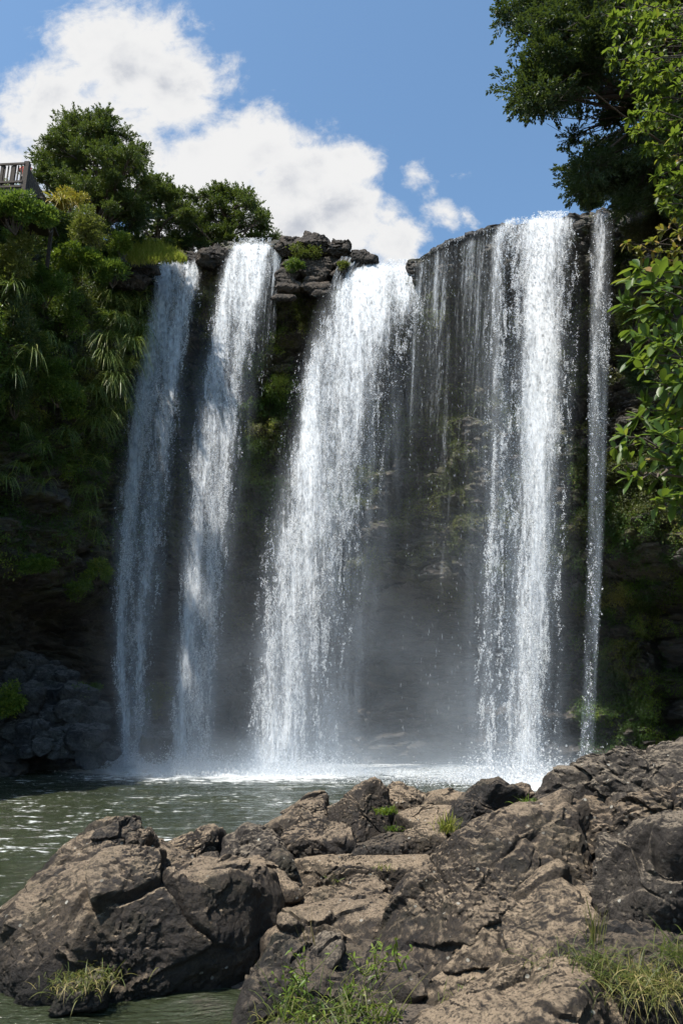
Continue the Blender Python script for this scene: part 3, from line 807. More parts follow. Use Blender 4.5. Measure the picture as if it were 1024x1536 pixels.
rock('rounded dark boulder under the small grass tuft on the left', [(150, 1345), (168, 1308), (205, 1296), (230, 1310), (228, 1335), (190, 1362), (155, 1362)], 8.9, .7, .4, 60, 5, 6, 8, 1.0, M_ROCK_DARK)
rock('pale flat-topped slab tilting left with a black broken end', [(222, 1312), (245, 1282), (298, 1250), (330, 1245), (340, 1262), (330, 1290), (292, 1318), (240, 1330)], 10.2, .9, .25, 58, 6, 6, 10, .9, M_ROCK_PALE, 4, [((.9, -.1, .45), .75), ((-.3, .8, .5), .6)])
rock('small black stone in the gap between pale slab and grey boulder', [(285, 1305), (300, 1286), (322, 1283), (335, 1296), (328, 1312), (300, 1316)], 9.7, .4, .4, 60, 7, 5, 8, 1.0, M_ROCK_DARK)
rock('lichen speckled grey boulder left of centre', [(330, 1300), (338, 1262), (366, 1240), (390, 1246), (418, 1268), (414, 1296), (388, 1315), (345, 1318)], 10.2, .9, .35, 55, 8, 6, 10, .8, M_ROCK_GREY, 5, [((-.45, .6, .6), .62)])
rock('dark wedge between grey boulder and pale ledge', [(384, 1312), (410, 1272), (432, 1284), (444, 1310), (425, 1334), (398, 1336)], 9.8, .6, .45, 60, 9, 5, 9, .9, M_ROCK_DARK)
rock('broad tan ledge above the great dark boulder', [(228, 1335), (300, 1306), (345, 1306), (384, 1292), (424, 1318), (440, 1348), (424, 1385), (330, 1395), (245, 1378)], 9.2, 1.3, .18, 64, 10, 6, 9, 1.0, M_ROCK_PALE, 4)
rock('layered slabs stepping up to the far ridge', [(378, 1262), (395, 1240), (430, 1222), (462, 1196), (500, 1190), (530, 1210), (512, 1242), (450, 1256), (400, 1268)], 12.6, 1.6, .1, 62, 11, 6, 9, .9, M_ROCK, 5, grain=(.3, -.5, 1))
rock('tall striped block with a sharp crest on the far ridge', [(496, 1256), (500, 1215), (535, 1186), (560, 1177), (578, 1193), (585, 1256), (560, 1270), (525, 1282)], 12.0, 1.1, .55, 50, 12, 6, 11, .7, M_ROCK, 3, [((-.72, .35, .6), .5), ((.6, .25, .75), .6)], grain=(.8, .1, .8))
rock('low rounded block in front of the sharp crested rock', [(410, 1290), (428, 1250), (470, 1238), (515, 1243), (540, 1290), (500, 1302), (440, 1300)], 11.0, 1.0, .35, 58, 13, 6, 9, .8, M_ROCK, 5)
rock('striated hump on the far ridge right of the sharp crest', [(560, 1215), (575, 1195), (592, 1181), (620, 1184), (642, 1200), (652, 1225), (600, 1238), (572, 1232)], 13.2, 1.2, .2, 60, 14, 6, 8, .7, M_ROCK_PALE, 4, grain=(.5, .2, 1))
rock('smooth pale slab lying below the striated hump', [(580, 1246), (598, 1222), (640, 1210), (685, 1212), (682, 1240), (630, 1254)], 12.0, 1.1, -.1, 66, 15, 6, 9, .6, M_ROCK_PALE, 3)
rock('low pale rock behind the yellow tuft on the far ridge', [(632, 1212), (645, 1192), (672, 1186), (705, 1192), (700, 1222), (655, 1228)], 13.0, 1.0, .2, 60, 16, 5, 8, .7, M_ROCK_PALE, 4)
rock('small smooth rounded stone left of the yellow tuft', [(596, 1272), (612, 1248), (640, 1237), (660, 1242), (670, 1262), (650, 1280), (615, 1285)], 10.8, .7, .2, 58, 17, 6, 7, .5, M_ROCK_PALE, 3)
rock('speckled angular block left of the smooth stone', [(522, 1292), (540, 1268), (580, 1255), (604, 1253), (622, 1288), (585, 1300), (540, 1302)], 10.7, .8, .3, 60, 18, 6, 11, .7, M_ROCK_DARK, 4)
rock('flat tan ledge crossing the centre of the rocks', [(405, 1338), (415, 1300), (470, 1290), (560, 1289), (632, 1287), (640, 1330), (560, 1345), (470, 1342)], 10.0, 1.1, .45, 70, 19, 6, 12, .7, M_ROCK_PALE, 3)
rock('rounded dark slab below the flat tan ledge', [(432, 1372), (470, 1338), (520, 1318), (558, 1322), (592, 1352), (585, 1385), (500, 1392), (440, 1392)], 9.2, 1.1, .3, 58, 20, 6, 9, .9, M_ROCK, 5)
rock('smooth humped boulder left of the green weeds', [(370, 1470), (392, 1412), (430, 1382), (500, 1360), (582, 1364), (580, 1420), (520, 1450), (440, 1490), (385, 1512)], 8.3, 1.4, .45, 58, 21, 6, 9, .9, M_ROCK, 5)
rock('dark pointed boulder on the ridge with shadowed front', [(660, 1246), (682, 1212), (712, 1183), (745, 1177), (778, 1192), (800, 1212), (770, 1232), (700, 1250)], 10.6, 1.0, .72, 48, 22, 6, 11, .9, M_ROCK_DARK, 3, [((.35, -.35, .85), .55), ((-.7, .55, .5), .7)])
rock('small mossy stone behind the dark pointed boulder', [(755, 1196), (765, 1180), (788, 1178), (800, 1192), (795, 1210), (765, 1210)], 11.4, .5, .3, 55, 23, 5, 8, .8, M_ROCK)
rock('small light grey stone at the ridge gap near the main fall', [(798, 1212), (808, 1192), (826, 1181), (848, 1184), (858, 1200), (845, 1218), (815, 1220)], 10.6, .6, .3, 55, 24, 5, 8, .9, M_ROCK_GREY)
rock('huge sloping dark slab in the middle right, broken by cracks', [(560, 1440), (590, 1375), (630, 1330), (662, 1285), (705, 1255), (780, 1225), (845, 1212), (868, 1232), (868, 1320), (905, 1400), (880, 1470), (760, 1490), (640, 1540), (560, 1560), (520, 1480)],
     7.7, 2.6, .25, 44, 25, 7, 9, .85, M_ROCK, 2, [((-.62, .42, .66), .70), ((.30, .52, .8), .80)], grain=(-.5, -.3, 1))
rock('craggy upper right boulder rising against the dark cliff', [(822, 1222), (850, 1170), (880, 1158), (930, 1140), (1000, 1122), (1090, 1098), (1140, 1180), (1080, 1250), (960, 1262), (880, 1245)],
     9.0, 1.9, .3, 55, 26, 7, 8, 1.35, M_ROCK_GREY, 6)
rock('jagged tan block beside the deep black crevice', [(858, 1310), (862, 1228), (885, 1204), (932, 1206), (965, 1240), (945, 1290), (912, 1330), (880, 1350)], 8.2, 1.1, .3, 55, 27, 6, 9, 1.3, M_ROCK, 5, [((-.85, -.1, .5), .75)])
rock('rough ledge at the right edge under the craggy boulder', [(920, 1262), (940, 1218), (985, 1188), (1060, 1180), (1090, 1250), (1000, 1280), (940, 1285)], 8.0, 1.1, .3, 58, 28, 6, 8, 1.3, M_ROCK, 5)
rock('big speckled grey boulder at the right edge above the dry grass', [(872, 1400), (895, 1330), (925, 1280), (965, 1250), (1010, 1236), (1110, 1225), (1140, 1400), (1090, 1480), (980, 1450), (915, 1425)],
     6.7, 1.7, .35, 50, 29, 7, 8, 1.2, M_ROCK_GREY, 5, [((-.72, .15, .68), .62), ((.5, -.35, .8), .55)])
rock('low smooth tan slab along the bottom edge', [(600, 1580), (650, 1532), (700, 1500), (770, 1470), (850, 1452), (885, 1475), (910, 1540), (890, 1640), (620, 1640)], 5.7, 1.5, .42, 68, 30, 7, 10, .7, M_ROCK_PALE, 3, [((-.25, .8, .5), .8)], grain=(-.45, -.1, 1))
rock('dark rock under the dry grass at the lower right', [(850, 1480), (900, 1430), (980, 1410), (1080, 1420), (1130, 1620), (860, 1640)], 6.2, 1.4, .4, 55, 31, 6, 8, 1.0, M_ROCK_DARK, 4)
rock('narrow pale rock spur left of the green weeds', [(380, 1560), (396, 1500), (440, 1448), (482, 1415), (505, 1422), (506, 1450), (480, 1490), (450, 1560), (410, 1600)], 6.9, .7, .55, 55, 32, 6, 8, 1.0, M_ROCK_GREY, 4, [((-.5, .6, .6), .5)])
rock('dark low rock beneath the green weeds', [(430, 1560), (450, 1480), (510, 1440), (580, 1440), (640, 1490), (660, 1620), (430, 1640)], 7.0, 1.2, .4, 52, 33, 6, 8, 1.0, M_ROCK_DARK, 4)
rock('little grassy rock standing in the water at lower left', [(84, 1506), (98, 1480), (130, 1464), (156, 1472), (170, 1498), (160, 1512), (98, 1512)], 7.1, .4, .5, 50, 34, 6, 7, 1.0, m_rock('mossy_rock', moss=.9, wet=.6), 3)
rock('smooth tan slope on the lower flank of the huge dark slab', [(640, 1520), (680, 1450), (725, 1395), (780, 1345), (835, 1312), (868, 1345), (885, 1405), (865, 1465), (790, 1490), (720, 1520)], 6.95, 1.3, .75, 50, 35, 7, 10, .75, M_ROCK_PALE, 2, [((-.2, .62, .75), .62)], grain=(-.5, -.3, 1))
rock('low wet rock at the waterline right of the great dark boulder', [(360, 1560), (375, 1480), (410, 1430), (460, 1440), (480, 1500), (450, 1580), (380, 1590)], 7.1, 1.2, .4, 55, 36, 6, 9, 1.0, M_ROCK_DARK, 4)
# ------------------------------------------------------------------ plants
M_TOTARA = m_leaf('totara_leaf', [(0, (0.021, 0.041, 0.012)), (.45, (0.054, 0.083, 0.021)), (.75, (0.114, 0.141, 0.033)), (1, (0.227, 0.218, 0.045))], .5, .25)
M_SHRUB = m_leaf('shrub_leaf', [(0, (0.026, 0.064, 0.016)), (.5, (0.080, 0.149, 0.026)), (.8, (0.186, 0.266, 0.037)), (1, (0.345, 0.371, 0.054))], .45, .35)
M_OLIVE = m_leaf('olive_leaf', [(0, (0.040, 0.054, 0.013)), (.5, (0.108, 0.121, 0.029)), (1, (0.269, 0.242, 0.064))], .5, .35)
M_BRIGHT = m_leaf('bright_leaf', [(0, (0.033, 0.077, 0.009)), (.5, (0.094, 0.149, 0.015)), (1, (0.209, 0.242, 0.033))], .45, .4)
M_FLAX = m_leaf('flax_leaf', [(0, (0.050, 0.097, 0.023)), (.45, (0.138, 0.193, 0.043)), (.8, (0.331, 0.343, 0.082)), (1, (.26, .24, .08))], .45, .3)
M_YELLOW = m_leaf('yellow_leaf', [(0, (.10, .10, .02)), (.4, (.26, .20, .03)), (.8, (.45, .30, .035)), (1, (.38, .18, .04))], .5, .35)
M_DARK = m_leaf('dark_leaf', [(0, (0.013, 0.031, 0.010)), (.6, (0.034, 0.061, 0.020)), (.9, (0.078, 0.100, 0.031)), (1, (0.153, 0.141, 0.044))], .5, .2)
M_BROWN = m_leaf('brown_leaf', [(0, (0.018, 0.021, 0.009)), (.5, (0.053, 0.045, 0.018)), (1, (0.128, 0.098, 0.039))], .6, .2)
M_BIGLEAF = m_leaf('broad_leaf', [(0, (.030, .070, .010)), (.45, (.065, .120, .014)), (.8, (.12, .17, .02)), (.93, (.23, .22, .03)), (1, (.25, .13, .04))], .42, .45, .4)
M_GRASS = m_leaf('grass_blade', [(0, (.03, .05, .010)), (.4, (.085, .105, .020)), (.75, (.20, .17, .055)), (1, (.33, .25, .11))], .55, .35)
M_MEADOW = m_leaf('meadow_grass', [(0, (.09, .12, .018)), (.5, (.21, .22, .03)), (1, (.40, .32, .10))], .55, .5)
M_BARK = m_plain('bark', (.035, .026, .019, 1), (.12, .09, .068, 1), 9, .9, .8)
M_TWIG = m_plain('twig_bark', (.045, .034, .025, 1), (.12, .092, .068, 1), 25, .8, .4)


def blob(C, R, n, L, W, lean=(0, 0, .35), lump=.35, seed=0, vbase=.45, shell=.5, droop=.0):
    """leaves spread through a lumpy ellipsoid"""
    C = np.asarray(C, float); R = np.asarray(R, float) * np.ones(3)
    d = rdir(n); r = (shell + (1 - shell) * RNG.random(n) ** .6) * (1 + lump * 1.6 * fbm(d * 1.6 + seed * 3.3, 3, seed))
    P = C + d * R * r[:, None]
    D = nrm(d + .7 * rdir(n) + np.array(lean) - np.array([0, 0, droop])); N = nrm(d * .5 + np.array([0, 0, .8]) + .6 * rdir(n))
    v = np.clip(vbase + RNG.normal(0, .17, n) + .15 * (r - .8), 0, 1)
    return diamond_geo(P, D, N, L * RNG.uniform(.6, 1.35, n), W * RNG.uniform(.7, 1.3, n), v)


def limb(a, b, r0, r1, wob=.08, k=7, sag=0.0):
    a = np.asarray(a, float); b = np.asarray(b, float); tt = np.linspace(0, 1, k)[:, None]
    ln = np.linalg.norm(b - a)
    P = a + (b - a) * tt + np.sin(tt * np.pi) * RNG.normal(0, wob * ln, 3) + np.sin(tt * np.pi) * np.array([0, 0, sag * ln])
    return P, np.linspace(r0, r1, k)


def tree(name, label, base, pads, mat, leafL, leafW, n, trunk_r=.22, top=None, flat=.42, cat='tree', group=None, vb=.45, bark=None, lump=.4, lean=(0, 0, .3)):
    """pads: list of (centre xyz, radius): each a clump of leaves carried by a limb"""
    base = np.asarray(base, float)
    e = empty(name, base, label, cat, group)
    cs = np.array([p[0] for p in pads]); rs = np.array([p[1] for p in pads])
    top = np.asarray(top if top is not None else cs.mean(0) * np.array([1, 1, 0]) + np.array([0, 0, cs[:, 2].max() - rs.mean() * .5]))
    tp, tr = limb(base, top, trunk_r, trunk_r * .2, .03, 10)
    paths = [(tp, tr)]
    for c, r in pads:
        k = int(np.clip(np.argmin(np.abs(tp[:, 2] - (c[2] - .45 * np.hypot(*(c[:2] - top[:2]))))), 0, 8))
        lp, lr = limb(tp[k], c, tr[k] * .55, .02, .07, 7, .05); paths.append((lp, lr))
        for _ in range(5):
            a = lp[RNG.integers(3, 6)]; b = c + rdir(1)[0] * r * np.array([.9, .9, .5]); paths.append(limb(a, b, .025, .006, .1, 4))
    V, Fc = tubes(paths, 6); build('trunk', V - base, Fc, bark or M_BARK, None, True).parent = e
    tot = (rs ** 2).sum(); parts = []
    for i, (c, r) in enumerate(pads):
        m = int(n * r * r / tot)
        # every pad is itself a handful of tufts
        ks = 7
        for j in range(ks):
            o = rdir(1)[0] * r * np.array([.75, .75, .75 * flat]) * (.35 + .65 * RNG.random())
            parts.append(blob(np.asarray(c) + o, np.array([r, r, r * flat]) * RNG.uniform(.32, .6), m // (2 * ks), leafL, leafW, lean, lump, int(RNG.integers(999)), vb + RNG.normal(0, .06), .05))
        # feathery sprays reaching out of the tuft
        tw = 22; mm = m // (2 * tw) + 1
        ends = c + nrm(rdir(tw) + np.array([0, 0, .15])) * np.array([1.15, 1.15, 1.15 * (flat + .2)]) * r * RNG.uniform(.75, 1.35, (tw, 1)); a0 = c + (ends - c) * .3
        tq = RNG.random((tw, mm, 1)) ** .7; Pq = (a0[:, None] + (ends - a0)[:, None] * tq + RNG.normal(0, .07 * r, (tw, mm, 3)) * (1.3 - tq)).reshape(-1, 3)
        Dq = np.repeat(nrm(ends - c), mm, 0) + .7 * rdir(len(Pq)); vq = np.clip(vb + np.repeat(RNG.normal(0, .1, tw), mm) + RNG.normal(0, .13, len(Pq)), 0, 1)
        parts.append(diamond_geo(Pq, Dq, nrm(np.array([0, 0, .9]) + .7 * rdir(len(Pq))), leafL * RNG.uniform(.6, 1.3, len(Pq)), leafW * RNG.uniform(.7, 1.3, len(Pq)), vq))
    V, Fc, a = join_geo(parts)
    o = build('crown', V - base, Fc, mat, None, False, attrs={'v': a}); o.parent = e
    return e


def pads_from_outline(poly, Y, dY, n, r, seed, fill=1.0):
    """clump centres spread evenly inside a crown outline, with depth"""
    rs = np.random.default_rng(seed); poly = np.array(poly, float); out = []
    lo, hi = poly.min(0), poly.max(0); tries = 0
    while len(out) < n and tries < 20000:
        tries += 1
        p = lo + rs.random(2) * (hi - lo)
        x, y = poly[:, 0], poly[:, 1]; x2, y2 = np.roll(x, -1), np.roll(y, -1)
        ins = np.sum(((y > p[1]) != (y2 > p[1])) & (p[0] < (x2 - x) * (p[1] - y) / (y2 - y + 1e-9) + x)) % 2
        if not ins: continue
        c = at(p[0], p[1], Y + rs.normal(0, dY)); 
        if all(np.linalg.norm((c - o[0]) * np.array([1, .5, 1])) > r * .75 * (1 - tries / 25000) for o in out): out.append((c, r * rs.uniform(.7, 1.25)))
    return out


# trees on the skyline, left
tree('conifer_tree', 'large dense dark green tree beside the lookout fence, tallest on the left skyline', at(150, 345, 37.5) - np.array([0, 0, 1]),
     pads_from_outline([(55, 262), (48, 225), (75, 205), (90, 185), (120, 176), (145, 168), (175, 180), (190, 205), (215, 228), (218, 262), (208, 285), (215, 310), (190, 330), (130, 300), (90, 290)], 37.5, 1.1, 95, .72, 3), M_TOTARA, .14, .055, 130000, .3, at(140, 195, 37.5), group=None)
tree('conifer_tree', 'dark green tree between the tallest tree and the small right tree on the skyline', at(235, 378, 42.5) - np.array([0, 0, 1]),
     pads_from_outline([(185, 330), (200, 290), (225, 275), (245, 268), (268, 285), (282, 305), (290, 340), (285, 375), (215, 365)], 42.8, .9, 42, .66, 5), M_TOTARA, .14, .055, 56000, .2, at(245, 285, 42.8))
tree('conifer_tree', 'small dark tree above the second waterfall, lowest on the skyline', at(345, 372, 44) - np.array([0, 0, 1]),
     pads_from_outline([(285, 300), (310, 277), (330, 282), (350, 285), (372, 298), (395, 315), (405, 335), (420, 350), (412, 362), (350, 366), (290, 372), (275, 345)], 43.8, .9, 52, .64, 7), M_TOTARA, .14, .055, 66000, .2, at(335, 295, 43.8))
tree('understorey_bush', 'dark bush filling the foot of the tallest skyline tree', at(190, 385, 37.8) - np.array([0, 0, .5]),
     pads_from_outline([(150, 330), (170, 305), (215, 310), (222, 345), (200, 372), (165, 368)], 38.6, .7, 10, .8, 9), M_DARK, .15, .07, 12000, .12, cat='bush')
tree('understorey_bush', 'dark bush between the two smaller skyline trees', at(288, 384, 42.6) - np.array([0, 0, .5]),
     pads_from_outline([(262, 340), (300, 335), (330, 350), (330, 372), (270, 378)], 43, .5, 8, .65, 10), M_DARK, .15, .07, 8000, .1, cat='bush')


def shrub(label, px, py, Y, rpx, mat, n, L=.13, W=.07, seed=0, name='shrub', cat='shrub', group=None, flat=.8, vb=.45, sub=9, hang=0.0, depth=.6, ry=None):
    """a lumpy shrub rpx pixels in radius, rooted behind on the rock"""
    c = at(px, py, Y); m = rpx * ((c - EYE) @ FWD) / F; mv = (ry or rpx) * ((c - EYE) @ FWD) / F
    root = c + np.array([0, .5 * m * depth, -mv * .9])
    e = empty(name, root, label, cat, group); parts = []; paths = []
    for j in range(sub):
        o = rdir(1)[0] * np.array([m, m * depth, mv]) * (.3 + .5 * RNG.random())
        parts.append(blob(c + o, np.array([m, m * depth, mv]) * RNG.uniform(.30, .52), n // sub, L, W, (0, -.2, .3), .4, int(RNG.integers(999)), vb + RNG.normal(0, .07), .25, hang))
        paths.append(limb(root, c + o, .035, .008, .08, 5))
    V, Fc = tubes(paths, 5); build('stem', V - root, Fc, M_TWIG, None, True).parent = e
    V, Fc, a = join_geo(parts); build('foliage', V - root, Fc, mat, None, attrs={'v': a}).parent = e
    return e


def on_y(px, py, out=.3):
    p, n_ = on_cliff(px, py); return p[1] - out


# shrubs of the left cliff top and face (label, x, y, r, ry, material, leaves, leaf length, value)
SH = [('rounded green shrub below the lookout fence', 22, 318, 46, 34, M_SHRUB, 5200, .14, .5, 27.6),
      ('dark bush filling the slope under the golden flax', 108, 340, 44, 34, M_DARK, 5200, .14, .6, 34.2),
      ('green bush hiding the posts under the lookout boards', 74, 328, 24, 22, M_SHRUB, 4200, .13, .5, 28.2),
      ('dark bush filling the slope behind the golden flax', 104, 345, 46, 36, M_SHRUB, 6200, .14, .4, 34.4),
      ('pale olive shrub right of the yellow clump', 145, 340, 40, 42, M_OLIVE, 5200, .12, .6, 33.0),
      ('bright green shrub under the yellow clump', 105, 385, 46, 30, M_BRIGHT, 5200, .15, .35, 32.0),
      ('bright lime shrub at the edge of the grassy slope', 180, 368, 26, 24, M_BRIGHT, 3000, .13, .6, 36.0),
      ('olive bush at the left frame edge under the rounded green shrub', 18, 385, 46, 44, M_OLIVE, 5200, .14, .55, 28.6),
      ('leafy shrub low in the grassy corner beside the rocks', 168, 405, 30, 28, M_SHRUB, 3000, .13, .5, 36.0),
      ('mid green shrub hanging below the bright green shrub', 65, 430, 44, 34, M_SHRUB, 4600, .14, .45, None),
      ('shaded shrub left of the upper flax clumps', 100, 470, 42, 40, M_SHRUB, 4200, .13, .38, None),
      ('dark shrub on the cliff at the left frame edge', 20, 490, 40, 46, M_DARK, 4200, .13, .6, None),
      ('sprawling green shrub halfway down the left cliff', 85, 575, 50, 36, M_SHRUB, 4800, .13, .42, None),
      ('small bright shrub beside the long flax column', 112, 610, 26, 24, M_SHRUB, 2200, .14, .6, None),
      ('dull green shrub on the left frame edge halfway down the cliff', 22, 590, 36, 42, M_DARK, 3600, .13, .65, None),
      ('leafy clump on the ledge above the cave', 48, 845, 38, 16, M_SHRUB, 2600, .13, .5, None),
      ('light green clump on the ledge beside the far left waterfall', 142, 858, 28, 20, M_SHRUB, 2600, .14, .62, None),
      ('second leafy clump low on the ledge, under the light green one', 118, 885, 26, 16, M_SHRUB, 1600, .13, .5, None),
      ('green shrub on the boulder pile at the left frame edge', 12, 1048, 30, 26, M_SHRUB, 2600, .14, .66, 35.0),
      ('low shrub among the dark boulders near the far left waterfall', 128, 1038, 30, 16, M_SHRUB, 2000, .12, .45, 37.5),
      ('yellow green shrub between the two left waterfalls at their foot', 236, 1045, 24, 30, M_OLIVE, 2600, .12, .45, 40.2),
      ('low green plant in the middle of the layered lip rocks', 440, 398, 17, 10, M_SHRUB, 1500, .11, .5, 38.6),
      ('tiny plant at the notch edge of the lip beside the middle waterfall', 512, 398, 13, 9, M_OLIVE, 1100, .10, .4, 38.2),
      ('small shrub growing on top of the layered lip rocks', 458, 378, 26, 16, M_OLIVE, 2400, .12, .45, 38.9),
      ]
for l, px, py, rx, ry, mt, n_, L_, vb, Yf in SH:
    shrub(l, px, py, Yf if Yf else on_y(px, py, .5), rx, mt, n_, L_, L_ * .5, vb=vb, ry=ry)


# hanging flax clumps
def flax(label, px, py, Y, lpx, mat=None, n=34, name='flax', group='flax clumps hanging on the left cliff', up=.35, droop=1.15, vb=.45, wide=.034):
    c = at(px, py, Y); L = lpx * ((c - EYE) @ FWD) / F
    th = RNG.random(n) * 6.283
    D = np.stack([np.cos(th) * .8, -.55 + np.sin(th) * .35, up + RNG.random(n) * .7], 1)
    V, Fc, a = blade_geo(np.repeat(c[None], n, 0) + RNG.normal(0, .06, (n, 3)), D, L * RNG.uniform(.6, 1.15, n), wide * RNG.uniform(.7, 1.4, n), np.clip(RNG.normal(vb, .2, n), 0, 1), RNG.uniform(.7, 1.3, n) * droop, 7)
    o = build(name, V - c, Fc, mat or M_FLAX, attrs={'v': a}); o.location = c
    return tag(o, label, 'flax plant', group)


r_ = random.Random(3)
FX = 'drooping green flax clump hanging in the column left of the waterfalls'
for i in range(38):
    py = 415 + i * 6.2 + r_.uniform(-6, 6); px = np.interp(py, [420, 520, 640], [200, 188, 165]) + r_.uniform(-32, 20)
    flax(FX, px, py, on_y(px, py, .9), r_.uniform(44, 66), n=56, vb=r_.uniform(.32, .52))
FX2 = 'darker flax clump hanging lower on the left cliff'
for px, py in [(62, 672), (55, 700), (66, 726), (148, 690), (140, 735), (138, 772), (120, 740), (8, 722), (30, 640), (20, 560), (90, 520), (130, 545), (145, 800), (156, 655), (110, 440), (122, 500), (70, 505), (40, 440), (80, 460), (15, 430), (48, 530), (75, 600), (100, 650), (30, 700)]:
    flax(FX2, px, py, on_y(px, py, .8), r_.uniform(36, 56), n=34, group='flax clumps low on the left cliff', vb=r_.uniform(.25, .45))
flax('big golden yellow flax clump under the lookout fence', 92, 312, 30.6, 58, M_YELLOW, 120, group=None, up=.45, droop=1.0, vb=.5, wide=.06)
flax('smaller golden flax tuft left of the big golden clump', 55, 322, 29.8, 36, M_YELLOW, 60, group=None, droop=1.1, vb=.3)
flax('pale hanging flax tuft below the bright green shrub', 122, 400, 32.5, 44, M_FLAX, 44, group=None, vb=.8)
shrub('yellow leaved shrub rising behind the golden flax', 105, 300, 31.4, 26, M_YELLOW, 1700, .13, .06, vb=.5, ry=16)


# creeping leaves and moss on the rock: nobody could count them
def creeper(name, label, n, mask, mat, L, W, out=.06, vb=.4):
    vis = np.nonzero((GPZ > 1) & (GPX > -60) & (GPX < 1090) & (GPY > -60) & (GPY < 1230))[0]
    w_ = mask(GPX[vis], GPY[vis], GV[vis]); w_ = np.clip(w_, 0, None) * GPZ[vis] ** 0
    k = RNG.choice(vis, n, p=w_ / w_.sum())
    Nn = GN[k]; P = GV[k] + RNG.normal(0, .10, (n, 3)) + Nn * (out * (.2 + RNG.random((n, 1)) * 1.6))
    D = nrm(Nn * .5 + np.array([0, 0, -.6]) + .9 * rdir(n)); N_ = nrm(Nn + np.array([0, 0, .7]) + .5 * rdir(n))
    v = np.clip(vb + .9 * fbm(P * .7, 3, 91) + RNG.normal(0, .13, n), 0, 1)
    V, Fc, a = diamond_geo(P, D, N_, L * RNG.uniform(.6, 1.4, n), W * RNG.uniform(.7, 1.3, n), v)
    return tag(build(name, V, Fc, mat, attrs={'v': a}), label, 'creeper', None, 'stuff')


def nz3(V, s, seed): return fbm(V * s, 4, seed)


creeper('cliff_creeper', 'mixed ground cover of small leaves over the left cliff', 120000,
        lambda x, y, V: sstep(235, 190, x) * sstep(900, 700, y) * sstep(-.15, .25, nz3(V, .45, 5) + .25 * sstep(600, 420, y)) * 1.0, M_SHRUB, .13, .06, .16, .36)
creeper('cliff_ferns', 'olive and yellow green ferny cover on the upper left cliff', 60000,
        lambda x, y, V: sstep(235, 190, x) * sstep(760, 480, y) * sstep(-.05, .3, nz3(V, .5, 25)), M_OLIVE, .16, .05, .25, .4)
creeper('cliff_moss', 'mossy creeping leaves on the rock wall behind the waterfalls', 150000,
        lambda x, y, V: sstep(200, 240, x) * sstep(905, 860, x) * sstep(1000, 700, y) * sstep(390, 470, y) * sstep(-.08, .25, nz3(V, .6, 6)) , M_OLIVE, .10, .055, .08, .22)
creeper('cliff_vine', 'olive leaves scattered over the dark right cliff', 90000,
        lambda x, y, V: sstep(845, 885, x) * sstep(1090, 900, y) * sstep(.0, .35, nz3(V, .55, 8)), M_OLIVE, .11, .055, .12, .32)
creeper('rock_ferns', 'patchy green leaves low on the dark right cliff', 70000,
        lambda x, y, V: sstep(845, 875, x) * sstep(640, 720, y) * sstep(-.08, .3, nz3(V, .7, 28)), M_SHRUB, .10, .05, .10, .25)
creeper('lip_moss', 'yellow green moss beside the middle waterfall', 26000,
        lambda x, y, V: sstep(350, 365, x) * sstep(460, 430, x) * sstep(450, 560, y) * sstep(800, 650, y) * sstep(-.1, .3, nz3(V, .7, 16)), M_SHRUB, .11, .06, .1, .55)

# grassy slope beside the lip rocks
def grass_patch(name, label, quad, Y0, Y1, n, Lpx, mat, vb=.5, kind='stuff', seed=0):
    """quad: outline in picture of the patch, Y0 near the lower edge and Y1 near the upper edge"""
    quad = np.array(quad, float); u = RNG.random((n, 2))
    p = (quad[0] * (1 - u[:, :1]) + quad[1] * u[:, :1]) * (1 - u[:, 1:]) + (quad[3] * (1 - u[:, :1]) + quad[2] * u[:, :1]) * u[:, 1:]
    p = p + RNG.normal(0, 2.2, p.shape); P = at(p[:, 0], p[:, 1], Y1 + (Y0 - Y1) * u[:, 1])
    L = Lpx * ((P - EYE) @ FWD) / F
    V, Fc, a = blade_geo(P, nrm(np.array([.15, -.75, .8]) + .4 * rdir(n)), L * RNG.uniform(.6, 1.3, n), .03 * RNG.uniform(.7, 1.5, n), np.clip(RNG.normal(vb, .2, n), 0, 1), RNG.uniform(.05, .5, n), 4)
    return tag(build(name, V, Fc, mat, attrs={'v': a}), label, 'grass', None, kind)


grass_patch('meadow_grass', 'bright yellow green grass on the slope above the left lip', [(170, 350), (256, 379), (280, 392), (196, 398)], 36.6, 39.6, 5200, 12, M_MEADOW, .5)

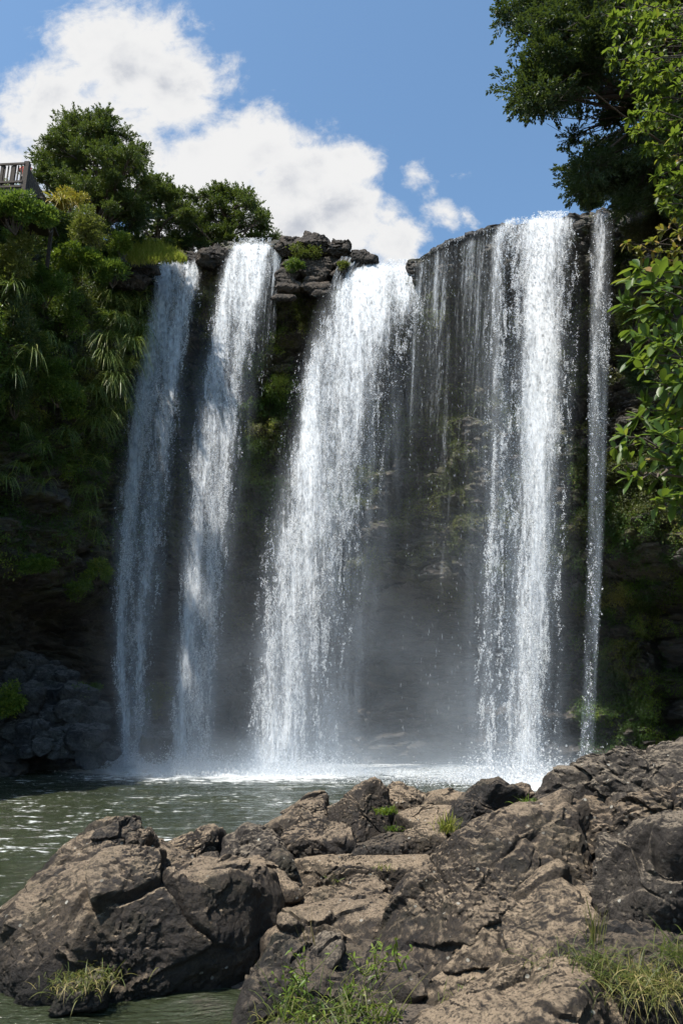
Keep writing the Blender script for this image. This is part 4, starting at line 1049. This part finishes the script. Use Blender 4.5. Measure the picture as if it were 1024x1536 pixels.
# overhanging dark tree at the upper right
rt = []
rt += pads_from_outline([(752, 12), (800, -30), (1060, -40), (1060, 200), (1000, 240), (930, 215), (870, 205), (838, 180), (800, 186), (792, 150), (745, 140), (790, 118), (775, 78), (780, 50)], 22.5, 1.3, 85, .95, 21)
rt += pads_from_outline([(830, 196), (860, 200), (930, 215), (1010, 240), (1010, 300), (940, 312), (862, 300), (850, 270), (862, 240), (838, 222)], 24.5, .9, 26, .7, 23)
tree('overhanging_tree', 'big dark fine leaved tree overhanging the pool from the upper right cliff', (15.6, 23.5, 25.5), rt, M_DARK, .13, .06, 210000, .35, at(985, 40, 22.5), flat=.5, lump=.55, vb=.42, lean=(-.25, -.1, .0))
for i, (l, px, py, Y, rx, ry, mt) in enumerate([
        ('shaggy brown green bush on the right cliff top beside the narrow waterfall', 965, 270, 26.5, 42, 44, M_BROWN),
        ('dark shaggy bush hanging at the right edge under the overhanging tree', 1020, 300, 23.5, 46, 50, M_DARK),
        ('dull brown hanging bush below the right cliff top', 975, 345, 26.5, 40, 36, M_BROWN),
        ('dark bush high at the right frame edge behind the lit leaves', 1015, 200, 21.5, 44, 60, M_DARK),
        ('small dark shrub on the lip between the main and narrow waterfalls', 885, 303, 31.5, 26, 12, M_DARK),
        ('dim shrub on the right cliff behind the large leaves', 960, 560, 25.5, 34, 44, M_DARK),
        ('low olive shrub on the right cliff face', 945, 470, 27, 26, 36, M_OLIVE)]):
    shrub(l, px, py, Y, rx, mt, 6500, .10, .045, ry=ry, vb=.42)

# near branches with broad leaves at the right edge
LEAF = ((0, .05), (.18, .26), (.45, .46), (.72, .48), (.9, .28), (1, .03))


def leafy_branches(e, twigs, mat, leaf_cm, per, vb, spread=1.0, prof=LEAF, name='leaves', wr=.34):
    """twigs: list of pixel polylines (px,py,Y); a rosette of leaves at the tip and a few along it"""
    base = np.array(e.location); paths, geo = [], []
    for tw in twigs:
        K = np.array([at(*p) for p in tw]); k = 12
        s = np.linspace(0, len(K) - 1, k); P = np.stack([np.interp(s, range(len(K)), K[:, c]) for c in range(3)], 1)
        P[1:-1] += RNG.normal(0, .012, (k - 2, 3)); paths.append((P, np.linspace(.008, .003, k)))
        tip = nrm(P[-1] - P[-4])
        n = per; th = RNG.random(n) * 6.283
        A = nrm(np.cross(tip, [0, .3, 1])); B = np.cross(tip, A)
        D = nrm(tip * .55 * RNG.uniform(.2, 1.6, (n, 1)) + (np.cos(th)[:, None] * A + np.sin(th)[:, None] * B) * spread + np.array([0, 0, .15]))
        o = -tip * RNG.gamma(1.2, .035, n)[:, None]
        geo.append(leaf_geo(P[-1] + o, D, nrm(np.array([-.15, -.35, .9]) + .45 * rdir(n)), leaf_cm * RNG.uniform(.6, 1.2, n), leaf_cm * wr * RNG.uniform(.8, 1.2, n), np.clip(RNG.normal(vb, .22, n), 0, 1), prof, .35, RNG.uniform(.0, .3, n)))
        m = int(per * 1.3); i = RNG.integers(3, k, m)
        D = nrm(tip * .5 + rdir(m) * .9 + np.array([0, 0, .1]))
        geo.append(leaf_geo(P[i], D, nrm(np.array([-.15, -.35, .9]) + .5 * rdir(m)), leaf_cm * RNG.uniform(.5, 1.1, m), leaf_cm * wr, np.clip(RNG.normal(vb - .1, .2, m), 0, 1), prof, .35, RNG.uniform(0, .3, m)))
    V, Fc = tubes(paths, 6); build('branch', V - base, Fc, M_TWIG, None, True).parent = e
    V, Fc, a = join_geo(geo); build(name, V - base, Fc, mat, None, True, attrs={'v': a}).parent = e


rr = random.Random(11)
root = (3.9, 4.9, 1.0)
e = empty('broadleaf_tree', root, 'near tree with large glossy light green leaves reaching in at the right edge', 'tree')
tw = []
for px, py in [(938, 418), (925, 455), (950, 400), (965, 425), (985, 408), (1005, 420), (955, 470), (975, 455), (1000, 460), (935, 495), (960, 505), (985, 495), (1010, 500), (945, 535), (970, 540), (995, 545), (1015, 540),
               (1000, 590), (985, 575), (1015, 575), (960, 610), (975, 625), (1000, 620), (1015, 640), (985, 650), (945, 628), (1005, 665), (1018, 690), (1000, 700), (985, 745), (1005, 720), (1016, 752), (990, 690)]:
    Yt_ = rr.uniform(3.4, 4.3)
    tw.append([(1300 + rr.uniform(0, 60), py + rr.uniform(20, 160), Yt_ + .5), (px + 60, py + rr.uniform(0, 40), Yt_ + .1), (px + rr.uniform(2, 10), py, Yt_)])
for i in range(110):
    px = rr.uniform(1025, 1620); py = rr.uniform(330, 800) - (px - 1025) * .12; Yt_ = rr.uniform(3.3, 5.2)
    tw.append([(1330 + rr.uniform(-60, 60), py + rr.uniform(0, 140), Yt_ * .5 + 2.3), (px * .6 + 1330 * .4, py + rr.uniform(0, 50), Yt_ * .8 + .9), (px, py, Yt_)])
leafy_branches(e, tw, M_BIGLEAF, .112, 11, .48)
tw2 = [[(1110, 700, 3.9), (1010, 670, 3.7), (960, 660, 3.6), (922, 672, 3.6)], [(1110, 700, 3.9), (1000, 715, 3.7), (960, 702, 3.6), (938, 690, 3.6)], [(1110, 730, 3.9), (1010, 690, 3.7), (965, 655, 3.6), (935, 652, 3.6)],
       [(1080, 740, 3.8), (1010, 745, 3.7), (985, 760, 3.6)], [(1010, 700, 3.7), (975, 720, 3.6), (945, 715, 3.6)]]
leafy_branches(e, tw2, M_BIGLEAF, .09, 7, .62, name='tip_leaves')
tk = [limb(root, at(1330, 700, 4.8), .10, .05, .03, 8), limb(at(1330, 700, 4.8), at(1340, 330, 4.6), .05, .015, .04, 6)]
tk += [limb(at(1330, y_ + 60, 4.75), at(1110, y_, 4.1), .03, .010, .05, 5) for y_ in (450, 520, 620, 700)]
V, Fc = tubes(tk, 8); build('trunk', V - np.array(root), Fc, M_BARK, None, True).parent = e

root = (6.3, 7.4, 1.2)
e = empty('sapling_tree', root, 'sunlit yellow green foliage hanging in at the upper right corner', 'tree')
tw = []
for i in range(120):
    py = rr.uniform(-40, 330); lim = np.interp(py, [-40, 60, 120, 200, 330], [885, 900, 915, 945, 1000]); px = rr.uniform(lim, 1045)
    Yt_ = rr.uniform(5.2, 6.8)
    tw.append([(1320, py + rr.uniform(0, 110), Yt_ + .5), (px + 50, py - rr.uniform(0, 40), Yt_ + .1), (px, py, Yt_)])
for i in range(130):
    px = rr.uniform(1040, 1560); py = rr.uniform(-330, 360); Yt_ = rr.uniform(5.2, 8.2)
    tw.append([(1330 + rr.uniform(-50, 50), py + rr.uniform(0, 140), Yt_ * .5 + 3.6), (px * .6 + 1330 * .4, py + rr.uniform(0, 50), Yt_ * .8 + 1.4), (px, py, Yt_)])
leafy_branches(e, tw, m_leaf('sunlit_leaf', [(0, (.018, .045, .006)), (.45, (.07, .11, .012)), (.8, (.16, .19, .02)), (1, (.34, .27, .03))], .45, .5), .088, 15, .45, prof=((0, .05), (.25, .4), (.6, .45), (1, .04)), wr=.45)
tk = [limb(root, at(1330, 330, 7.2), .10, .05, .03, 8), limb(at(1330, 330, 7.2), at(1320, -250, 6.8), .05, .01, .04, 6), limb(at(1330, 300, 7.2), at(880, 130, 6.0), .025, .005, .04, 8), limb(at(1328, 120, 7.1), at(900, 20, 6.2), .025, .005, .04, 8)]
V, Fc = tubes(tk, 8); build('trunk', V - np.array(root), Fc, M_BARK, None, True).parent = e

root = (7.2, 9.4, 1.4)
e = empty('autumn_tree', root, 'thin branch of yellowing leaves in front of the right cliff', 'tree')
tw = []
for px, py in [(935, 365), (952, 372), (975, 362), (990, 345), (1005, 335), (1018, 350), (960, 385), (985, 380), (1010, 375), (1000, 395), (1020, 330), (1015, 240), (1020, 270)]:
    tw.append([(1300, py + 20, 9.0), (px + 45, py + rr.uniform(-8, 8), 8.1), (px, py, 8.0 + rr.uniform(-.3, .3))])
for i in range(70):
    px = rr.uniform(1040, 1560); py = rr.uniform(60, 520); Yt_ = rr.uniform(7.6, 10)
    tw.append([(1315 + rr.uniform(-30, 30), py + rr.uniform(0, 120), Yt_ * .5 + 4.5), (px * .6 + 1315 * .4, py + rr.uniform(0, 50), Yt_ * .8 + 1.8), (px, py, Yt_)])
leafy_branches(e, tw, m_leaf('autumn_leaf', [(0, (.06, .09, .012)), (.4, (.16, .14, .02)), (.8, (.30, .19, .03)), (1, (.33, .14, .03))], .45, .45), .10, 8, .5, wr=.42)
V, Fc = tubes([limb(root, at(1300, 390, 9.1), .08, .04, .03, 8), limb(at(1300, 390, 9.1), at(1330, 150, 9.2), .04, .012, .04, 6)], 8); build('trunk', V - np.array(root), Fc, M_BARK, None, True).parent = e


# ------------------------------------------------------------------ small plants on the foreground rocks
def tuft(label, px, py, Y, hpx, n, mat, vb, wide=.006, spread=.6, droop=.5, name='grass_tuft', cat='grass tuft', rad=.05, group=None):
    c = at(px, py, Y); h = hpx * ((c - EYE) @ FWD) / F
    D = nrm(np.array([0, -.1, .9]) + spread * rdir(n) * np.array([1, 1, .4]))
    V, Fc, a = blade_geo(c + RNG.normal(0, 1, (n, 3)) * np.array([rad, rad, rad * .2]), D, h * RNG.uniform(.5, 1.25, n), wide * RNG.uniform(.7, 1.5, n), np.clip(RNG.normal(vb, .2, n), 0, 1), RNG.uniform(.2, 1.2, n) * droop, 6)
    o = build(name, V - c, Fc, mat, attrs={'v': a}); o.location = c
    return tag(o, label, cat, group)


tuft('small pale green grass tuft on the left slab', 165, 1322, 8.75, 24, 60, M_GRASS, .38, .010, .9, .3)
tuft('yellow grass tuft growing on the little rock in the water', 130, 1472, 7.0, 32, 420, M_GRASS, .52, .007, 1.1, 1.0, rad=.13)
tuft('sprig of grass trailing left of the little rock in the water', 92, 1490, 7.0, 24, 30, M_GRASS, .5, .006, .9, .4, rad=.07)
tuft('bright green fern tuft beside the sharp crested rock', 578, 1220, 11.5, 20, 90, M_BRIGHT, .5, .016, .9, .6, rad=.08)
tuft('green tuft trailing under the bright fern tuft', 588, 1245, 11.4, 18, 50, M_BRIGHT, .35, .012, .9, 1.0, rad=.06)
tuft('yellow green upright tuft behind the huge slab', 670, 1248, 10.2, 36, 90, M_MEADOW, .45, .012, .5, .5, rad=.06)
tuft('green leafy tuft in the ridge gap below the main waterfall', 796, 1206, 10.2, 20, 80, M_BRIGHT, .4, .014, .9, .6, rad=.08)
tuft('tiny green tuft on the flat tan ledge', 500, 1322, 9.0, 14, 40, M_GRASS, .35, .008, .9, .4, rad=.06)
tuft('tiny yellowish tuft right on the flat tan ledge', 575, 1304, 9.3, 14, 40, M_GRASS, .6, .008, .9, .5, rad=.06)
tuft('small tuft below the flat tan ledge by the huge slab', 582, 1352, 8.8, 16, 40, M_GRASS, .3, .008, .9, .4, rad=.06)
tuft('sparse grass along the crack of the huge slab', 690, 1505, 5.75, 40, 60, M_GRASS, .5, .005, .9, .6, rad=.10)
tuft('tall seeding grass stems above the dry grass', 890, 1425, 5.9, 75, 26, M_GRASS, .6, .006, .25, .25, rad=.04, name='seeding_grass')
tuft('big clump of dry yellow green grass at the lower right', 895, 1450, 5.6, 58, 340, M_GRASS, .34, .005, 1.3, 1.0, rad=.17)
tuft('brown dry grass hanging in the lower right corner', 985, 1480, 5.3, 66, 420, M_GRASS, .6, .006, 1.1, 1.1, rad=.16)
tuft('dark green grass at the right edge under the grey boulder', 1030, 1440, 5.5, 70, 240, M_GRASS, .25, .006, 1.0, .9, rad=.10)
tuft('dry red brown stalks by the narrow rock spur', 462, 1418, 6.75, 50, 14, M_BROWN, .9, .006, .35, .1, name='dry_stalks', cat='plant', rad=.04)


def weed(label, spots, n, L, mat, vb, name='weed'):
    c0 = np.array(at(spots[0][0], spots[0][1] + 40, spots[0][2])); e = empty(name, c0, label, 'plant'); paths, geo = [], []
    for px, py, Y, hpx in spots:
        b = at(px, py, Y); h = hpx * ((b - EYE) @ FWD) / F
        for _ in range(5):
            tip = b + np.array([RNG.normal(0, .45), RNG.normal(-.1, .3), RNG.uniform(.5, 1)]) * h
            P, R = limb(b, tip, .005, .002, .1, 8); paths.append((P, R))
            m = n; i = RNG.random(m) ** .7; Pi = np.stack([np.interp(i * 7, range(8), P[:, c]) for c in range(3)], 1)
            D = nrm(rdir(m) * np.array([1, 1, .6]) + np.array([0, -.1, .25]))
            geo.append(leaf_geo(Pi, D, nrm(np.array([0, -.2, 1]) + .5 * rdir(m)), L * RNG.uniform(.5, 1.25, m), L * .30, np.clip(RNG.normal(vb, .2, m), 0, 1), ((0, .1), (.35, .5), (.7, .35), (1, .03)), .3, RNG.uniform(0, .5, m)))
    V, Fc = tubes(paths, 5); build('stem', V - c0, Fc, M_OLIVE, None, True, attrs={'v': np.full(len(V), .5)}).parent = e
    V, Fc, a = join_geo(geo); build('leaves', V - c0, Fc, mat, None, True, attrs={'v': a}).parent = e
    return e


weed('dense green leafy weeds at the bottom centre', [(RNG.uniform(445, 610), RNG.uniform(1455, 1575), RNG.uniform(5.5, 6.3), RNG.uniform(34, 62)) for _ in range(20)], 7, .058, M_BRIGHT, .5)
weed('small weed at the foot of the narrow rock spur', [(RNG.uniform(425, 455), RNG.uniform(1490, 1540), 6.1, 36) for _ in range(5)], 8, .05, M_BRIGHT, .4)
tuft('long arching grass blades among the green weeds', 500, 1530, 5.7, 95, 170, M_GRASS, .3, .006, 1.0, .7, rad=.22, name='arching_grass')
tuft('low dry grass at the bottom left of the green weeds', 430, 1545, 5.9, 50, 130, M_GRASS, .5, .005, 1.0, .7, rad=.16)
# ------------------------------------------------------------------ boulders under the left cliff
M_TALUS = m_rock('talus_rock', dark=(.02, .02, .021), mid=(.10, .098, .096), tan=(.26, .25, .24), topw=.6, lichen=.4, moss=.25, sc=.5)
rs_ = random.Random(8)
TAL = 'dark grey angular boulder in the pile under the left cliff'
pts = []
for row, (y, n, r) in enumerate([(1125, 12, 20), (1100, 11, 21), (1072, 9, 24), (1045, 7, 26), (1018, 6, 22), (1000, 4, 16)]):
    for i in range(n):
        x = -10 + (178 - row * 14) * (i + .5) / n + rs_.uniform(-9, 9); yy_ = y + rs_.uniform(-9, 9); k = r * rs_.uniform(.45, 1.15)
        pl = [(x + k * 1.15 * math.cos(a) * rs_.uniform(.75, 1.2), yy_ + k * .85 * math.sin(a) * rs_.uniform(.75, 1.2)) for a in [j * math.pi / 4 for j in range(8)]]
        rock(TAL, pl, 35.6 + row * .75 + rs_.uniform(-.5, .5), 1.0, .3, 55, 200 + row * 20 + i, 4, 14, 1.1, M_TALUS, 7, group='boulders piled under the left cliff')
for l, pl, Y, sd_ in [('large pale faced rounded boulder on top of the pile at the left', [(22, 1062), (28, 1032), (48, 1016), (64, 1034), (60, 1066), (38, 1076)], 36.4, 301),
                      ('brownish slab boulder near the water in the pile', [(100, 1108), (108, 1092), (140, 1086), (152, 1108), (145, 1124), (108, 1124)], 35.4, 302),
                      ('wet boulder standing between the two left waterfalls', [(212, 1128), (216, 1090), (240, 1090), (256, 1104), (250, 1140), (216, 1146)], 38.6, 303)]:
    rock(l, pl, Y, 1.4, .3, 55, sd_, 5, 12, 1.0, M_TALUS, 7)

# layered rocks on the lip
M_LIP = m_rock('lip_rock', dark=(.02, .018, .016), mid=(.085, .066, .05), tan=(.24, .175, .125), topw=.8, lichen=.3, sc=.5)
LIPG = 'layered rocks along the cliff lip'
for l, pl, Y in [('broad brown layered slab capping the lip left of the middle waterfall', [(445, 362), (460, 352), (482, 354), (496, 368), (500, 380), (470, 384), (440, 376)], 39.4),
                 ('dark capping block on the lip, right of the brown slab', [(493, 376), (498, 362), (518, 362), (524, 374), (520, 388), (500, 388)], 39.2),
                 ('small dark stones on the lip at the notch edge', [(524, 392), (530, 378), (545, 376), (560, 384), (564, 400), (540, 402)], 38.8),
                 ('low tan slab on the lip beside the second waterfall', [(415, 372), (424, 358), (446, 358), (452, 372), (440, 384), (420, 384)], 39.8),
                 ('long brown rock shelf under the grassy slope', [(172, 412), (178, 394), (205, 386), (240, 390), (236, 404), (205, 416)], 39.0),
                 ('dark rock shelf below the grassy slope, lower of the two', [(160, 424), (170, 408), (200, 408), (222, 412), (212, 428), (180, 432)], 38.6),
                 ('stone on the lip between the two left waterfalls', [(298, 394), (304, 376), (322, 370), (338, 374), (334, 396), (312, 402)], 40.6),
                 ('pale stone at the edge of the grass above the far left waterfall', [(262, 392), (272, 380), (300, 380), (306, 392), (285, 398)], 41.2)]:
    rock(l, pl, Y, 1.6, .2, 60, hash(l) % 1 + len(l), 5, 10, 1.6, M_LIP, 6, grain=(.15, 0, 1))
TL = 'thin brown rock layer jutting from the lip left of the middle waterfall'
for i in range(34):
    px = rs_.uniform(425, 520); py = rs_.uniform(385, 450); 
    if px > 545 - (py - 380) * .9: continue
    k = rs_.uniform(14, 26); hgt = rs_.uniform(4, 8)
    pl = [(px - k, py + 2), (px - k * .6, py - hgt), (px + k * .7, py - hgt * 1.1), (px + k, py), (px + k * .5, py + hgt), (px - k * .5, py + hgt)]
    Yc = float(on_y(px, py, .15)); Yc = min(Yc, 39.6 - (py - 385) * .012)
    rock(TL, pl, Yc, 1.2, .2, 60, 400 + i, 4, 12, 1.0, M_LIP, 5, group='thin rock layers under the lip', grain=(.15, 0, 1))
BL = 'wet black stone along the lip above the thin trickles'
for i in range(3, 20):
    px = 636 + i * 6.2; py = float(np.interp(px, [630, 665, 700, 760], [388, 368, 354, 338])) + rs_.uniform(-1, 3); k = rs_.uniform(6, 11)
    pl = [(px + k * math.cos(a) * rs_.uniform(.8, 1.2), py + .6 * k * math.sin(a) * rs_.uniform(.8, 1.2)) for a in [j * math.pi / 4 for j in range(8)]]
    rock(BL, pl, float(np.interp(px, [630, 700, 760], [37.8, 36.1, 34.9])), .9, .2, 60, 500 + i, 4, 10, 1.0, M_TALUS, 5, group='wet stones on the lip')

# ------------------------------------------------------------------ lookout platform, upper left
M_WOOD = m_plain('weathered_wood', (.020, .014, .010, 1), (.065, .046, .032, 1), 14, .85, .5)
M_WOOD2 = m_plain('grey_wood', (.035, .026, .018, 1), (.11, .082, .060, 1), 14, .85, .5)


def beam(a, b, w, h):
    a, b = np.asarray(a, float), np.asarray(b, float); d = b - a; L = np.linalg.norm(d); x = d / L
    y = nrm(np.cross([0, 0, 1.0], x)) if abs(x[2]) < .95 else np.array([0, 1.0, 0]); z = np.cross(x, y)
    return ((a + b) / 2, (L / 2, w / 2, h / 2), np.stack([x, y, z], 1))


A = at(-70, 288, 28.2); B = at(36, 278, 28.0); C_ = at(84, 294, 30.8)
A[2] = B[2] = C_[2] = B[2]
HR = 1.12
e = empty('lookout_platform', (A + B) / 2, 'weathered wooden lookout platform with picket railing above the left cliff', 'lookout')
b0 = np.array(e.location)
V, Fc = boxes([beam(A + [0, 1.2, -.1], B + [0, 1.2, -.1], 2.6, .10), beam(B + np.array([-.1, .6, -.101]), C_ + np.array([-.6, .6, -.101]), 1.4, .09)]); build('deck', V - b0, Fc, M_WOOD).parent = e
V, Fc = boxes([beam(A + [0, 0, -.25], B + [0, 0, -.25], .12, .2), beam(B + [.03, .06, -.25], C_ + [0, 0, -.25], .12, .2)]); build('edge_beam', V - b0, Fc, M_WOOD2).parent = e
u_ = B - A; LN = np.linalg.norm(u_); u_ = u_ / LN
for k in np.arange(0, LN + .01, LN / 6):
    p = A + u_ * k; V, Fc = boxes([beam(p + [0, .0, -2.2], p + [0, 0, HR + .04], .13, .13)]); build('post', V - b0, Fc, M_WOOD).parent = e
V, Fc = boxes([beam(B + [.02, .05, -2.4], B + [.02, .05, HR + .14], .24, .22)]); build('corner_post', V - b0, Fc, M_WOOD).parent = e
p = C_; V, Fc = boxes([beam(p + [0, 0, -2.4], p + [0, 0, HR * .75], .14, .14)]); build('post', V - b0, Fc, M_WOOD).parent = e
for z_ in (HR, .15):
    V, Fc = boxes([beam(A + [0, -.07, z_], B + [-.05, -.07, z_], .06, .10)]); build('rail', V - b0, Fc, M_WOOD).parent = e
pk = [beam(A + u_ * k + [0, -.01, .12], A + u_ * k + [0, -.01, HR - .05], .05, .05) for k in np.arange(.12, LN - .1, .155)]
V, Fc = boxes(pk); build('pickets', V - b0, Fc, M_WOOD).parent = e
w_ = C_ - B; LW = np.linalg.norm(w_); w_ = w_ / LW
pk = []
for k in np.arange(.14, LW, .15):
    h_ = HR - .33 * k / LW; pk.append(beam(B + w_ * k + [0, 0, -.35], B + w_ * k + [0, 0, h_ + RNG.normal(0, .015)], .135, .035))
V, Fc = boxes(pk); build('board_panel', V - b0, Fc, M_WOOD2).parent = e

# visitor leaning on the railing
def skin_body(name, joints, edges, mat, loc, parent=None):
    me = bpy.data.meshes.new(name); me.from_pydata([j[0] for j in joints], edges, []); me.materials.append(mat)
    o = bpy.data.objects.new(name, me); COL.objects.link(o); o.location = [float(x) for x in loc]
    if parent: o.parent = parent; o.location = (0, 0, 0)
    m = o.modifiers.new('skin', 'SKIN'); m.use_smooth_shade = True
    for i, j in enumerate(joints): me.skin_vertices[0].data[i].radius = (j[1], j[1] * (j[2] if len(j) > 2 else 1))
    me.skin_vertices[0].data[0].use_root = True
    s = o.modifiers.new('smooth', 'SUBSURF'); s.levels = 1; s.render_levels = 2
    return o


M_SKIN = m_plain('skin', (.42, .24, .17, 1), (.50, .30, .21, 1), 20, .55, .05)
M_SHIRT = m_plain('red_shirt', (.42, .05, .03, 1), (.52, .08, .05, 1), 20, .8, .1)
M_TROUS = m_plain('dark_trousers', (.03, .035, .05, 1), (.05, .055, .07, 1), 20, .8, .1)
M_HAIR = m_plain('dark_hair', (.02, .014, .01, 1), (.05, .035, .025, 1), 60, .6, .3)
PL = at(39, 262, 28.55); PL[2] = B[2] - .05
person = skin_body('person', [((0, 0, .95), .14, .75), ((0, 0, 1.2), .15, .7), ((0, -.03, 1.40), .13, .7), ((0, -.03, 1.50), .06), ((0, -.06, 1.60), .085), ((0, -.06, 1.70), .09), ((0, -.05, 1.77), .06), ((0, -.16, 1.64), .018),
                              ((-.18, -.03, 1.42), .06), ((-.27, -.12, 1.20), .045), ((-.16, -.40, 1.16), .032), ((-.13, -.47, 1.16), .022), ((.18, -.03, 1.42), .06), ((.27, -.12, 1.20), .045), ((.16, -.40, 1.16), .032), ((.13, -.47, 1.16), .022),
                              ((-.10, 0, .86), .095), ((-.11, 0, .48), .065), ((-.11, .02, .09), .045), ((-.11, -.12, .04), .04), ((.10, 0, .86), .095), ((.11, 0, .48), .065), ((.11, .02, .09), .045), ((.11, -.12, .04), .04)],
                   [(0, 1), (1, 2), (2, 3), (3, 4), (4, 5), (5, 6), (4, 7), (2, 8), (8, 9), (9, 10), (10, 11), (2, 12), (12, 13), (13, 14), (14, 15), (0, 16), (16, 17), (17, 18), (18, 19), (0, 20), (20, 21), (21, 22), (22, 23)], M_SKIN, PL)
tag(person, 'visitor in a red top leaning on the lookout railing', 'person')
bpy.context.view_layer.update()
skin_body('shirt', [((0, 0, .92), .165, .78), ((0, 0, 1.2), .17, .75), ((0, -.03, 1.41), .15, .75), ((-.18, -.03, 1.43), .08), ((-.25, -.10, 1.26), .065), ((.18, -.03, 1.43), .08), ((.25, -.10, 1.26), .065)],
          [(0, 1), (1, 2), (2, 3), (3, 4), (2, 5), (5, 6)], M_SHIRT, PL, person)
skin_body('trousers', [((0, 0, .97), .16, .8), ((-.10, 0, .84), .115), ((-.11, 0, .48), .085), ((-.11, .02, .12), .065), ((.10, 0, .84), .115), ((.11, 0, .48), .085), ((.11, .02, .12), .065)],
          [(0, 1), (1, 2), (2, 3), (0, 4), (4, 5), (5, 6)], M_TROUS, PL, person)
skin_body('hair', [((0, -.01, 1.66), .09), ((0, -.03, 1.75), .095), ((0, -.07, 1.80), .07)], [(0, 1), (1, 2)], M_HAIR, PL, person)
